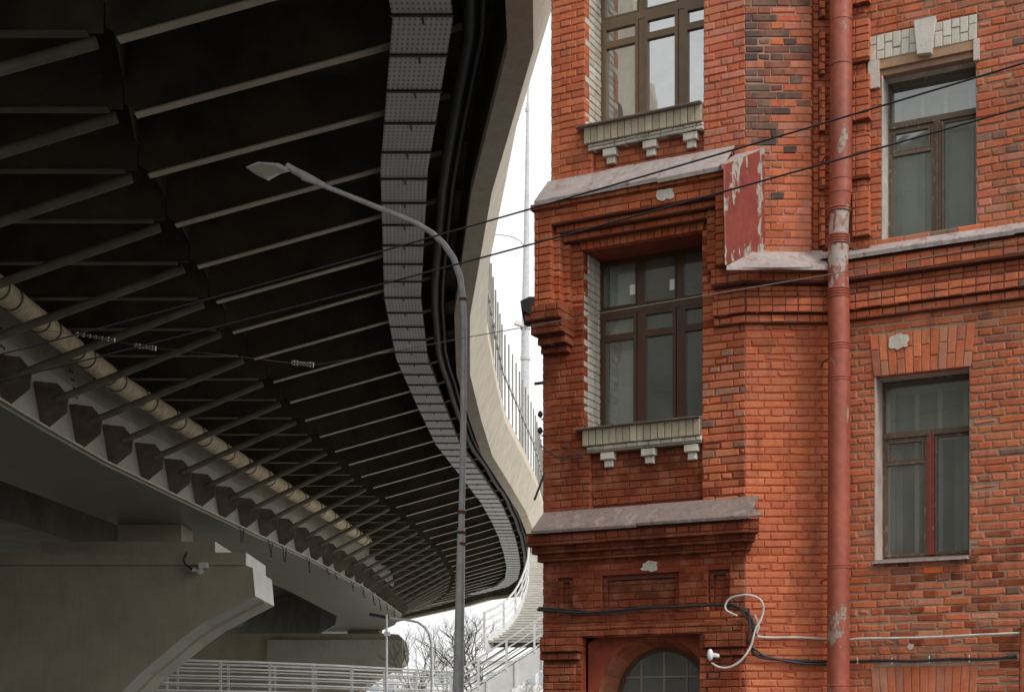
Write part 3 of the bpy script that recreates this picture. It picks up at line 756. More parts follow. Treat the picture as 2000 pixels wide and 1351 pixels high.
# ------------------------------------------------------------------ downpipe
pr=.108
pc=FA.w(0,0,.0); px=at(1640,0,14.55).x; pY=14.55
dp=empty('drainpipe',(px,pY,0),'red painted metal drainpipe with peeling paint in the inner corner of the brick house','drainpipe')
def zp(y): return CAMZ+(HZ-y)/F_PX*pY
def seg(y0,y1,x0,x1,r0,r1,mat,name='pipe_section'):
    mb=MB(); a=Vector((at(x0,0,pY).x,pY,zp(y0))); b=Vector((at(x1,0,pY).x,pY,zp(y1)))
    mb.tube([a,a.lerp(b,.5),b],[r0,(r0+r1)/2,r1],28); mb.build(name,mat,dp,smooth=True)
def ring(y,x,r,n=1,gap=5):
    mb=MB()
    for i in range(n):
        z=zp(y+i*gap); X=at(x,0,pY).x
        mb.tube([(X,pY,z-.012),(X,pY,z-.006),(X,pY,z+.006),(X,pY,z+.012)],[r,r+.009,r+.009,r],28)
    mb.build('joint_ring',M['pipe_red'],dp,smooth=True)
r=pr
seg(-700,128,1643,1642.5,r,r,M['pipe_red']); seg(128,380,1643,1642,r-.002,r,M['pipe_red'])
seg(380,414,1641,1639,r,r-.009,M['pipe_red']); seg(414,466,1639,1637,r-.010,r-.013,M['pipe_worn'])
seg(466,580,1637,1637,r-.008,r-.008,M['pipe_worn']); seg(580,675,1637.5,1639,r-.004,r-.003,M['pipe_red'])
seg(675,738,1639,1639,r-.002,r-.002,M['pipe_red']); seg(738,1108,1639,1638,r,r-.001,M['pipe_red'])
seg(1108,1690,1637.5,1637.5,r,r,M['pipe_red'])
for (y,x,n) in ((42,1643,1),(128,1642.5,1),(352,1642,1),(378,1641,1),(408,1639,2),(462,1637,4),(566,1637,4),(672,1639,3),(738,1639,2),(1104,1638,2),(1338,1637.5,1)): ring(y,x,r-.004,n)
for y in (-100,300,700,1130,1500):
    mb=MB(); X=at(1640,0,pY).x; z=zp(y); mb.tube([(X-pr-.004,pY,z),(X-pr-.02,pY+.12,z),(X-pr-.02,14.85,z)],.008,6); mb.tube([(X+pr+.004,pY,z),(X+pr+.01,pY+.12,z),(X+pr+.01,14.85,z)],.008,6); mb.build('bracket',M['rust'],dp)

# ------------------------------------------------------------------ cables and fittings on the wall
def cable(name,pts,r,mat,label,cat='cable',parent=None,seg=8,group=None):
    mb=MB(); P=[Vector(p) for p in pts]; Q=[]
    for i in range(len(P)-1):
        p0=P[max(i-1,0)];p1=P[i];p2=P[i+1];p3=P[min(i+2,len(P)-1)]
        for k in range(6):
            t=k/6; Q.append(.5*((2*p1)+(p2-p0)*t+(2*p0-5*p1+4*p2-p3)*t*t+(3*p1-p0-3*p2+p3)*t**3))
    Q.append(P[-1]); mb.tube(Q,r,seg); o=mb.build(name,mat,parent,smooth=True)
    if parent is None: tag(o,label,cat,group)
    return o
fc=lambda x,y,o=.04:FC.w(FC.s(x,o),FC.z(x,y,o),o)
fb=lambda x,y,o=.04:FB.w(FB.s(x,o),FB.z(x,y,o),o)
fA=lambda x,y,o=.04:FA.w(FA.s(x,o),FA.z(x,y,o),o)
cable('wall_cable',[fc(1050,1190),fc(1130,1196),fc(1200,1192),fc(1260,1186),fc(1330,1184),fc(1410,1180),fc(1440,1184),fb(1466,1205,.05),fb(1472,1235,.05),fb(1467,1262,.06),fb(1480,1280,.05),fb(1520,1287),fb(1570,1290),fb(1615,1291),fA(1640,1291,-.0),fA(1665,1291,.03),fA(1720,1289),fA(1790,1290),fA(1860,1286),fA(1930,1286),fA(1985,1281)],.016,M['black'],'thick black cable sagging along the foot of the brick wall, behind the drainpipe')
cable('wall_cable',[fc(1052,1186),fc(1120,1190),fc(1190,1197),fc(1250,1190),fc(1310,1184),fc(1415,1182),fc(1445,1190),fb(1461,1210,.06),fb(1478,1240,.06)],.010,M['cable_dark'],'thin dark cable twisted beside the thick one across the bay')
cable('wall_cable',[fb(1462,1188,.08),fb(1464,1225,.08),fb(1462,1252,.08),fb(1478,1270,.07),fb(1500,1282,.05),fb(1560,1294,.05),fb(1614,1297,.05)],.012,M['cable_dark'],'black cable drooping from the cable knot to the drainpipe')
cable('wall_conduit',[fb(1474,1200,.07),fb(1482,1222,.06),fb(1478,1240,.05),fb(1500,1244),fb(1560,1244),fb(1612,1247),fA(1640,1250,.0),fA(1664,1248,.03),fA(1690,1246),fA(1760,1245),fA(1830,1243),fA(1910,1239),fA(1998,1235)],.011,M['cable_white'],'pale white conduit running level above the black cables on the wing','conduit')
cable('wall_cable',[fc(1440,1202,.1),fc(1420,1192,.1),fc(1417,1180,.1),fc(1428,1167,.1),fb(1458,1161,.12),fb(1482,1168,.12),fb(1491,1185,.12),fb(1487,1207,.12),fb(1475,1230,.12),fb(1466,1262,.12),fb(1448,1288,.12),fc(1425,1302,.14),fc(1405,1302,.15),fc(1390,1294,.15)],.011,M['cable_white'],'white cable looped in a ring above the round white wall lamp')
dq=MB()
for x,y in ((1675,1289),(1742,1290),(1815,1287),(1893,1285)):
    p=fA(x,y,.045); dq.beam(p+Vector((0,0,-.035)),p+Vector((0,-.0,.035)),.006,.008)
dq=dq.build('cable_ties',M['cable_white']); tag(dq,'thin white ties clipping the black cable to the wing wall','cable tie')
lp=empty('wall_lamp',fc(1390,1278,.2),'small round white lamp on a bracket beside the arched window','wall lamp')
mb=MB(); p=fc(1387,1278,.22); mb.ball(p,.06,14,(.55,.7,1)); mb.build('lamp_head',M['plastic_white'],lp,smooth=True)
mb=MB(); mb.tube([p+Vector((.03,0,0)),fc(1402,1280,.14)],.022,10); mb.build('lamp_neck',M['plastic_white'],lp,smooth=True)
mb=MB(); mb.tube([fc(1402,1280,.14),fc(1408,1286,.05),fc(1410,1288,.0)],.009,8); mb.build('bracket',M['rust'],lp)
# small iron stubs on the silhouette of the bay
iron=M['cable_dark']
def stub(a,b,r,label):
    mb=MB(); mb.tube([a,b],r,8); tag(mb.build('iron_bracket',iron),label,'bracket')
stub(FC.w(sL-.0,FC.z(1060,745),-.05),FC.w(sL-.12,FC.z(1060,745),-.05),.016,'short iron stub sticking out of the bay corner above the insulators')
for y,lb in ((806,'upper'),(838,'lower')):
    e=empty('insulator',FC.w(sL-.05,FC.z(1060,y),-.05),'%s of two dark insulators on the corner of the bay'%lb,'insulator','insulators on the bay corner')
    mb=MB(); c=FC.w(sL-.055,FC.z(1060,y),-.05); mb.tube([c-Vector((0,0,.03)),c-Vector((0,0,.005)),c+Vector((0,0,.015)),c+Vector((0,0,.035))],[.018,.03,.024,.012],10); mb.build('insulator_cup',iron,e,smooth=True)
    mb=MB(); mb.tube([c-Vector((0,0,.03)),c+Vector((.02,0,-.06)),FC.w(sL+.01,c.z-.03,-.04)],.006,6); mb.build('insulator_pin',iron,e)
stub(FC.w(sL-.10,FC.z(1060,975),0),FC.w(sL+.02,FC.z(1060,925),0),.012,'slanting iron prong on the bay corner above the lower tin ledge')
cable('loose_wire',[FC.w(sL-.02,FC.z(1060,870),.02),fc(1085,890,.03),fc(1110,893,.04),fc(1138,892,.05),fc(1120,880,.05),fc(1100,870,.03)],.006,M['cable_dark'],'loose dark wire dangling on the bay below the lower window','wire')
e=cable('rust_pipe',[fA(1994,1370,.05),fA(1995,1290,.05),fA(1997,1235,.05),fA(2010,1205,.05)],.022,M['rust'],'rusty thin pipe at the right edge of the wing wall','pipe')

# ------------------------------------------------------------------ overhead wires
def wire(name,p,r,label,sag=.12,n=24):
    a,b=Vector(p[0]),Vector(p[1]); mb=MB()
    mb.tube([a.lerp(b,i/n)-Vector((0,0,sag*4*(i/n)*(1-i/n))) for i in range(n+1)],.0068,6)
    return tag(mb.build(name,M['wire_black'],smooth=True),label,'wire')
a=at(2300,32,9.5); b=at(-100,718,14)
wire('overhead_wire',(a,b),.011,'highest of the dark overhead wires, crossing the upper tin ledge of the bay',.06)
a=at(2300,123,9.5); b=at(-100,768,14)
wire('overhead_wire',(a,b),.011,'middle dark overhead wire, crossing the red tin cheek of the bay',.06)
sw=empty('span_wire',at(1400,573,13.5),'thin grey span wire with insulators passing from the wing under the overpass','wire')
mb=MB(); PTS=[at(2300,415,12.2),at(2000,468,12.6),at(1870,492,12.8),at(1620,536,13.2),at(1400,573,13.6),at(1200,607,14),at(1040,636,14.6),at(905,660,16),at(760,688,18),at(620,712,20),at(570,709,20.5),at(430,692,21),at(290,678,22),at(200,662,22.5),at(60,640,23)]
mb.tube(PTS,.0045,6); mb.build('strand',M['tube_paint'],sw)
def insul(x0,y0,x1,y1,Y):
    mb=MB(); a=at(x0,y0,Y); b=at(x1,y1,Y); t=(b-a)
    for i in range(7):
        c=a+t*(i/6); h=t.normalized()*.018; rr=.036 if i in (0,1,5,6) else .028
        mb.tube([c-h,c+h],rr,10)
    mb.tube([a,b],.014,8); mb.build('insulator',M['ceramic'],sw,smooth=True)
insul(572,708,610,712,20.3); insul(265,675,302,680,22); insul(150,652,222,664,22.6)

# ------------------------------------------------------------------ street lamp (near)
Yl=20
sl=empty('street_lamp',(at(895,0,Yl).x,Yl,0),'tall grey street lamp with a long curved arm reaching over to the left','street lamp')
mb=MB(); bz=at(893,1430,Yl); 
mb.tube([Vector((at(892,0,Yl).x,Yl,0)),at(896,1300,Yl),at(901,1030,Yl)],[.09,.072,.052],16); mb.build('pole_base',M['galv'],sl,smooth=True)
mb=MB(); arm=[(901,1030),(904,900),(905,760),(906,640),(904,580),(898,540),(886,505),(868,478),(845,456),(815,437),(780,422),(740,406),(700,390),(650,370),(615,356),(590,347)]
mb.tube([at(x,y,Yl) for x,y in arm],[.044,.043,.042,.042,.042,.045,.043,.041,.039,.037,.036,.035,.034,.033,.033,.033],14); mb.build('arm',M['galv'],sl,smooth=True)
mb=MB()
for y in (1000,1040,1062,585):
    q=at(901.5 if y>900 else 904.5,y,Yl); mb.tube([q-Vector((0,0,.02)),q+Vector((0,0,.02))],.058 if y>900 else .047,14)
mb.build('collar',M['rust'],sl,smooth=True)
mb=MB(); P=[at(560,322,Yl),at(575,333,Yl),at(598,345,Yl),at(632,362,Yl)]; mb.tube(P,[.035,.05,.055,.042],12); mb.build('spigot',M['galv'],sl,smooth=True)
mb=MB()
top=[(478,325),(500,314),(530,315),(562,326),(566,334)]
A0=[at(x,y,Yl-.02) for x,y in ((480,326),(505,316),(545,319),(565,330),(545,335),(520,349),(497,338))]
mb.prism(A0,(0,.16,.03)); mb.build('lamp_housing',M['galv'],sl)
mb=MB(); A1=[at(x,y,Yl-.03) for x,y in ((484,327),(506,319),(538,323),(556,333),(541,338),(520,347),(499,337))]
mb.prism(A1,(0,.01,-.004)); mb.build('lamp_lens',plain('lamp_lens',(.30,.31,.25),.4,.05,5),sl)

# ------------------------------------------------------------------ overpass
def tab(t):
    def f(Y):
        if Y<=t[0][0]: return t[0][1]
        for (a,b),(c,d) in zip(t,t[1:]):
            if Y<=c: return b+(d-b)*(Y-a)/(c-a)
        return t[-1][1]
    f.t=t; return f
T=tab([(6,-12.3),(11,-7.0),(14,-4.0),(17,-1.75),(21.3,-1.69),(27,-2.37),(35,-2.99),(40.7,-3.15),(46.5,-2.95),(52.6,-2.7),(59,-2.05),(66,-1.37),(72,-.98),(78,-.67),(85,-.45),(92,-.32),(99,-.45),(104,-1.1),(109,-3.0),(114,-5.0),(130,-11.6),(150,-20)])
FI=tab([(6,-10.6),(11,-5.3),(14,-2.3),(17,-.15),(21.3,-.06),(27,-.74),(35,-1.36),(40.7,-1.52),(46.5,-1.34),(52.6,-1.07),(59,-.42),(66,.26),(72,.65),(78,.96),(86,1.2),(94,1.05),(100,.8),(107,.2),(110,-1.9),(115.5,-3.7),(130,-9.8),(150,-19)])
K=tab([(6,-16.2),(11,-10.9),(14,-7.9),(17,-5.8),(20.7,-5.6),(25.25,-6.4),(35.5,-6.85),(46.9,-6.47),(57,-5.7),(68.8,-4.5),(79,-3.8),(90,-3.6),(100,-4.3),(110,-6.0),(130,-14.5),(150,-23)])
G=tab([(6,-22.4),(11,-17.2),(14,-14.2),(20,-11.7),(28,-11.4),(35.4,-11.2),(39.8,-11),(48.6,-10.1),(55,-9.4),(62.3,-8.5),(74.3,-7.5),(91.6,-6.9),(100,-8),(110,-10.5),(130,-19),(150,-28)])
Z=lambda H:H+CAMZ
Ys=sorted({y for f in (T,FI,K,G) for y,_ in f.t})
ov=empty('overpass',(-9,50,0),'dark curved elevated road seen from below with steel ribs and tubular struts','overpass')
def sweep(sections,mat,name,ys=Ys,parent=ov,uvs=False,smooth=False):
    """sections(Y)->list of (x,z) closed polygon"""
    mb=MB(); prev=None; L_=0
    for i,y in enumerate(ys):
        ring=[Vector((x,y,z)) for x,z in sections(y)]
        if prev:
            n=len(ring); dl=(ring[0]-prev[0]).length
            for k in range(n):
                k2=(k+1)%n; wv=(ring[k]-ring[0]).length
                mb.quad(prev[k],prev[k2],ring[k2],ring[k],uv=[(L_,(prev[k]-prev[0]).length),(L_,(prev[k2]-prev[0]).length),(L_+dl,(ring[k2]-ring[0]).length),(L_+dl,(ring[k]-ring[0]).length)] if uvs else None)
            L_+=dl
        else: mb.add(ring,[tuple(range(len(ring)))])
        prev=ring
    mb.add(prev,[tuple(range(len(prev)-1,-1,-1))])
    return mb.build(name,mat,parent,smooth=smooth)
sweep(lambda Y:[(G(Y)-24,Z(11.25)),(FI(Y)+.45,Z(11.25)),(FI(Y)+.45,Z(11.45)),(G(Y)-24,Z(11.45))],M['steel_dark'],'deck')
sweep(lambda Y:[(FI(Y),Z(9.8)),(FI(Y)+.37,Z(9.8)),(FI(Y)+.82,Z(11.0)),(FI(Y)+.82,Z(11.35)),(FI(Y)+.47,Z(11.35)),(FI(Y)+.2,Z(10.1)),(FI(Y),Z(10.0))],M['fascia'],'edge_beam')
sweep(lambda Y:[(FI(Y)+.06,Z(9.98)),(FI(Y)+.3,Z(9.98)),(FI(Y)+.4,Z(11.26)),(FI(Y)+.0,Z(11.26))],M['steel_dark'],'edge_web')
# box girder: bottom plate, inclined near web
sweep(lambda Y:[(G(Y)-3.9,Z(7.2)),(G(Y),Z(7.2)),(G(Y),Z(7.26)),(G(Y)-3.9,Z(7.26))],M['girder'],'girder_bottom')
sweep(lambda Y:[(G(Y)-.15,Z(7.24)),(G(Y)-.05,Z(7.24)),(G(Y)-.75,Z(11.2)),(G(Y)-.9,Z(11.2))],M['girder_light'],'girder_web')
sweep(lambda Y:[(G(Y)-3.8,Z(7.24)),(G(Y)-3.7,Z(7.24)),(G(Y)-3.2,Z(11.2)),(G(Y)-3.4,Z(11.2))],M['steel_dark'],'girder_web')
sweep(lambda Y:[(G(Y)-23.9,Z(7.9)),(G(Y)-9.5,Z(7.9)),(G(Y)-9.3,Z(11.2)),(G(Y)-23.9,Z(11.2))],M['steel_dark'],'far_girder')
sweep(lambda Y:[(G(Y)-.02,Z(7.26)),(G(Y)+.12,Z(7.26)),(G(Y)+.12,Z(7.31)),(G(Y)-.02,Z(7.31))],M['flange'],'girder_lip')
# longitudinal stringer at the knee
sweep(lambda Y:[(K(Y)-.02,Z(10.1)),(K(Y)+.02,Z(10.1)),(K(Y)+.03,Z(11.24)),(K(Y)-.03,Z(11.24))],M['steel_dark'],'stringer')
# cable tray and hoses
sweep(lambda Y:[(T(Y)-.02,Z(10.22)),(T(Y)+.84,Z(10.22)),(T(Y)+.84,Z(10.36)),(T(Y)+.82,Z(10.24)),(T(Y)+.0,Z(10.24)),(T(Y)-.02,Z(10.36))],M['tray'],'cable_tray',ys=[y for y in Ys if y<112],uvs=True)
y=17.4
while y<110:
    t_=.03; mb=MB(); mb.box(T(y)-.04,T(y)+.86,y-t_,y+t_,Z(10.19),Z(10.215)); mb.box(T(y)+.40,T(y)+.43,y+t_,y+.25,Z(10.19),Z(10.213)); mb.build('tray_clip',M['cable_dark'],ov); y+=1.25
for dx,rr in ((1.16,.11),(1.34,.06)):
    mb=MB(); mb.tube([(T(y)+dx,y,Z(10.35)+.05*math.sin(y*.9)) for y in [12+2*k for k in range(45)] if y<101],rr,10); mb.build('black_hose',M['black'],ov,smooth=True)
# lagged pipe
mb=MB(); yy=[11+k*1.25 for k in range(50)]; yy=[y for y in yy if y<72.6]
mb.tube([(G(y)+.62,y,Z(9.25)) for y in yy],.26,18); mb.build('service_pipe',M['cream_pipe'],ov,smooth=True)
st=[13.0+2.5*i for i in range(46)]
for y in st:
    for d in (.35,1.1):
        y2=y+d
        if y2<72: mb=MB(); mb.tube([(G(y2)+.62,y2-.03,Z(9.25)),(G(y2)+.62,y2+.03,Z(9.25))],.285,18); mb.build('pipe_clamp',M['gusset'],ov,smooth=True)
# stations: ribs, cross beams, struts, gussets
for i,y in enumerate(st):
    if y>126: break
    xk=K(y); xe=FI(y)-.02; slope=.28 if y<100 else max(.16,.28-(y-100)*.006)
    hk=9.49; he=min(11.05,hk+slope*(xe-xk))
    # ribs end short of the tray line visually; keep the flange up to the hoses
    fl=MB(); xf=T(y)+1.12; hf=hk+(he-hk)*(xf-xk)/(xe-xk)
    fl.hexa([(xk+.18,y-.095,Z(hk+.05)),(xf,y-.095,Z(hf)),(xf,y+.095,Z(hf)),(xk+.18,y+.095,Z(hk+.05)),(xk+.18,y-.095,Z(hk+.075)),(xf,y-.095,Z(hf+.025)),(xf,y+.095,Z(hf+.025)),(xk+.18,y+.095,Z(hk+.075))])
    rib=fl.build('rib',M['flange'],ov)
    wb=MB(); wb.prism([(xk,y-.01,Z(hk+.25)),(xk+.25,y-.01,Z(hk+.09)),(xf,y-.01,Z(hf+.02)),(xe,y-.01,Z(he+.1)),(xe,y-.01,Z(11.26)),(xk,y-.01,Z(11.26))],(0,.02,0)); wb.build('rib_web',M['steel_dark'],rib)
    xg=G(y)-.45
    cb=MB(); cb.box(xg,xk-.25,y-.09,y+.09,Z(9.62),Z(9.65)); crossb=cb.build('cross_beam',M['tube_paint'],ov)
    cw=MB(); cw.box(xg,xk-.03,y-.01,y+.01,Z(9.65),Z(11.25)); cw.build('beam_web',M['steel_dark'],crossb)
    tb=MB(); b0=Vector((G(y)+.30,y,Z(7.95))); b1=Vector((xk-.12,y,Z(hk+.03)))
    tb.tube([b0,b1],.088,14); tb.build('strut',M['tube_paint'],ov,smooth=True)
    gs=MB(); gx=G(y)
    gs.prism([(gx-.30,y-.02,Z(7.30)),(gx+.14,y-.02,Z(7.30)),(gx+.56,y-.02,Z(7.64)),(gx+.60,y-.02,Z(8.02)),(gx+.34,y-.02,Z(8.34)),(gx-.2,y-.02,Z(8.40)),(gx-.55,y-.02,Z(8.2)),(gx-.6,y-.02,Z(7.7))],(0,.04,0))
    for (bx,bz) in ((-.2,7.5),(0.05,7.45),(.3,7.55),(.4,7.9),(.15,8.2),(-.15,8.2),(-.3,7.9),(-.05,7.8)):
        gs.box(gx+bx-.025,gx+bx+.025,y-.045,y-.02,Z(bz)-.025,Z(bz)+.025)
    gs.build('gusset',M['gusset'],ov)
    # splice plate with bolts on the web behind
    if i%2==0 and y<95:
        sp_=MB(); 
        for k in range(9):
            h=7.6+.22*k; xx=G(y)-.05-.177*(h-7.24)
            for dy in (.55,.72): sp_.box(xx,xx+.05,y+dy,y+dy+.06,Z(h),Z(h)+.06)
        sp_.build('splice_bolts',M['gusset'],ov)
for k in range(12):
    y=52+k*3.1+jit(.8); x=G(y)+.1; l=.25+.35*rnd()
    mb=MB(); mb.tube([(x,y,Z(7.28)),(x+.05,y+.1,Z(7.1)),(x+.12+jit(.1),y+.3,Z(7.2-l)),(x+.05,y+.5,Z(7.25-l)),(x+jit(.1),y+.9,Z(7.27))],.018,5); mb.build('dangling_cable',M['cable_dark'],ov,smooth=True)
# screen posts and rail along the edge
mb_r=MB(); ry=[y for y in Ys if 30<=y<=108]
for i in range(len(ry)-1):
    mb_r.beam((FI(ry[i])+.75,ry[i],Z(12.75)),(FI(ry[i+1])+.75,ry[i+1],Z(12.75)),.05,.06)
mb_r.build('screen_rail',M['galv'],ov)
y=33
while y<100:
    mb=MB(); x=FI(y)+.75; mb.box(x-.03,x+.03,y-.03,y+.03,Z(11.3),Z(14.25)); mb.box(x-.05,x+.05,y-.05,y+.05,Z(12.68),Z(12.82)); mb.build('screen_post',M['steel'],ov); y+=1.35

# piers ----------------------------------------------------------------
def pier(Y0,Y1,pts,xl,label):
    """hammerhead pier: pts are (x,z) of the visible right outline, top to foot"""
    e=empty('bridge_pier',(pts[0][0]-6,Y0,0),label,'pier','concrete piers under the overpass')
    P=[(xl,pts[0][1])]+pts+[(pts[-1][0],0),(xl,0)]
    mb=MB(); mb.prism([(x,Y0,z) for x,z in P],(0,Y1-Y0,0)); mb.build('pier_head',M['concrete'],e)
    return e
def pxz(L_,Y): return [(at(x,y,Y).x,at(x,y,Y).z) for x,y in L_]
pp=pxz([(481,1104),(493,1108),(498,1163),(450,1187),(396,1216),(355,1245),(317,1277),(275,1312),(238,1350),(205,1392),(180,1430)],50)
p1=pier(50,54,pp,-30,'large dark concrete pier with a curved arm at the left')
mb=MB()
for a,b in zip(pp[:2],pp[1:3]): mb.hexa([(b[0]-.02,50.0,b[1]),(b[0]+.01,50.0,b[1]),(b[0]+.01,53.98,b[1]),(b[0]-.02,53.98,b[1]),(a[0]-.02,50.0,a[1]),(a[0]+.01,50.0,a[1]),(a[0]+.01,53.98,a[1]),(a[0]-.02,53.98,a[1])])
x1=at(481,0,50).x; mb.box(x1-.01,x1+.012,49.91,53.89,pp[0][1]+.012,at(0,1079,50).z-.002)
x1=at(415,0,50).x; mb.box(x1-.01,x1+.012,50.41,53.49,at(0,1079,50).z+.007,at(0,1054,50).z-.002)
mb.build('end_face',M['concrete_lit'],p1)  # end plates carry the side light on the pier in their colour
mb=MB()
for a,b in zip(pp[2:],pp[3:]): mb.hexa([(a[0],50.02,a[1]-.012),(a[0],53.98,a[1]-.012),(b[0],53.98,b[1]-.012),(b[0],50.02,b[1]-.012),(a[0],50.02,a[1]+.01),(a[0],53.98,a[1]+.01),(b[0],53.98,b[1]+.01),(b[0],50.02,b[1]+.01)])
mb.build('soffit',M['concrete_mid'],p1)
# raised rib along the soffit
mb=MB()
for a,b in zip(pp[2:],pp[3:]): mb.beam((a[0],52,a[1]-.04),(b[0],52,b[1]-.04),.35,.1,up=(0,0,1))
mb.build('soffit_rib',M['concrete'],p1)
x1=at(481,0,50).x; x2=at(415,0,50).x
mb=MB(); mb.box(-30,x1,49.9,53.9,pp[0][1]+.01,at(0,1079,50).z); mb.build('pier_cap',M['concrete'],p1)
mb=MB(); mb.box(-16,x2,50.4,53.5,at(0,1079,50).z+.005,at(0,1054,50).z); mb.box(-13.6,-11.4,51.2,53,at(0,1054,50).z,Z(7.18)); mb.build('bearing_block',M['concrete'],p1)
def pb(x,y): return at(x,y,49.6)
mb=MB(); q=pb(395,1107); mb.box(q.x-.13,q.x+.15,49.6,49.95,q.z-.02,q.z+.16); mb.beam(pb(388,1118),pb(396,1112),.22,.16); mb.beam(pb(376,1112),pb(392,1115),.12,.12); mb.build('camera_box',M['plastic_white'],p1)
mb=MB(); mb.tube([at(365,1078,49.75),at(358,1092,49.75),at(362,1102,49.75),at(378,1112,49.75),at(392,1116,49.7)],.035,8); mb.build('cable',M['black'],p1,smooth=True)
pq=pxz([(750,1236),(778,1238),(788,1252),(792,1284),(786,1296),(755,1310),(725,1327),(700,1351),(680,1375),(660,1400)],104)
p2=pier(104,108,pq,-60,'smaller far concrete pier under the bend of the overpass')
mb=MB(); a=at(522,1310,103.8); b=at(786,1249,103.8); mb.box(a.x,b.x,103.6,103.99,a.z,b.z); mb.build('pier_panel',M['concrete_mid'],p2)
mb=MB(); a=at(680,1236,105); b=at(742,1222,105); mb.box(a.x,b.x,104.6,107,a.z,b.z); mb.box(a.x+.6,b.x-.5,104.8,106.8,b.z,Z(7.18)); mb.build('bearing_block',M['concrete'],p2)

# tall mast on the deck behind the parapet ------------------------------
Ym=70
tm=empty('lamp_mast',(at(1026,0,Ym).x,Ym,Z(11.45)),'very tall white lamp mast with a hooked tip rising behind the overpass parapet','lamp mast')
mb=MB(); mb.tube([at(1024,950,Ym),at(1026,640,Ym),at(1029,400,Ym),at(1031,200,Ym)],[.23,.19,.12,.07],14); mb.build('pole',M['galv'],tm,smooth=True)
mb=MB(); mb.tube([at(1031,200,Ym),at(1033,150,Ym),at(1032.5,125,Ym),at(1029,112,Ym),at(1022,105,Ym),at(1010,100,Ym)],[.055,.05,.045,.045,.04,.04],8); mb.build('arm',M['white_steel'],tm,smooth=True)
mb=MB(); mb.tube([at(1027,495,Ym),at(1024,482,Ym),at(1016,470,Ym),at(1000,462,Ym),at(975,458,Ym),at(955,457,Ym)],.03,8); mb.build('arm',M['galv'],tm,smooth=True)
mb=MB(); 
for y in (215,640,700): q=at(1030 if y<300 else 1026,y,Ym); mb.tube([q-Vector((0,0,.08)),q+Vector((0,0,.08))],.1 if y<300 else .24,12)
mb.build('collar',M['galv'],tm,smooth=True)
cc=empty('security_camera',at(1014,634,Ym-.5),'small white security camera fixed to the tall white mast','camera')
mb=MB(); mb.beam(at(1005,630,Ym-.5),at(1020,634,Ym-.5),.28,.17); mb.build('camera_body',M['plastic_white'],cc)
mb=MB(); mb.tube([at(1018,636,Ym-.4),at(1022,642,Ym-.3)],.06,8); mb.build('camera_bracket',M['galv'],cc)
# small lamp posts further off ------------------------------------------
Y2=62
s2=empty('street_lamp',(at(845,0,Y2).x,Y2,0),'small distant street lamp with a curved arm in front of the far pier','street lamp')
mb=MB(); mb.tube([Vector((at(845,0,Y2).x,Y2,0)),at(844,1290,Y2),at(843,1255,Y2),at(839,1238,Y2),at(830,1224,Y2),at(815,1214,Y2),at(795,1210,Y2),at(760,1206,Y2)],[.09,.07,.06,.06,.06,.055,.05,.05],10); mb.build('pole',M['galv'],s2,smooth=True)
mb=MB(); mb.beam(at(760,1206,Y2),at(722,1199,Y2),.3,.12); mb.build('lamp_head',M['cable_dark'],s2)
mb=MB(); q=at(755,0,56); mb.tube([(q.x,56,0),(q.x,56,at(0,1200,56).z)],.045,8); mb.beam(at(750,1237,56),at(762,1237,56),.12,.16)
tag(mb.build('thin_post',M['galv'],smooth=True),'thin plain post standing before the far pier beside the curved lamp','post')

# footbridge with railings and stairs -----------------------------------
def railing(pts,label,h=1.3,nr=5,spacing=2.2,base_plate=None):
    """pts: walking line at deck level"""
    e=empty('railing',pts[0],label,'railing','white steel railings of the footbridge')
    P=[Vector(p) for p in pts]
    for k in range(nr):
        mb=MB(); zoff=Vector((0,0,h-k*(h-.12)/(nr-1)))
        mb.tube([p+zoff for p in P],.05 if k==0 else .036,6); mb.build('rail',M['white_steel'],e)
    # posts
    L_=0; acc=0
    for a,b in zip(P,P[1:]):
        l=(b-a).length; d=acc
        while d<l:
            q=a.lerp(b,d/l); mb=MB(); mb.box(q.x-.05,q.x+.05,q.y-.03,q.y+.03,q.z-.1,q.z+h); mb.build('post',M['white_steel'],e); d+=spacing
        acc=d-l
    return e
hz_=1.55
lineC=[(-15.5,57.2,Z(hz_)),(-13.8,58,Z(hz_)),(-10.5,60,Z(hz_)),(-7.5,63,Z(hz_)),(-5,66.5,Z(hz_)),(-2.8,69.5,Z(hz_))]
railing(lineC,'front level white railing crossing under the overpass')
railing([(x-.3,y+3.2,z) for x,y,z in lineC],'rear level white railing behind the front one under the overpass')
fbm=MB()
for a,b in zip(lineC,lineC[1:]):
    a=Vector(a);b=Vector(b); o3=Vector((-.3,3.3,0)); dn=Vector((0,0,-.35))
    fbm.hexa([a+dn,b+dn,b+o3+dn,a+o3+dn,a,b,b+o3,a+o3])
footb=tag(fbm.build('footbridge',M['concrete']),'concrete footbridge deck carrying the level white railings','footbridge')
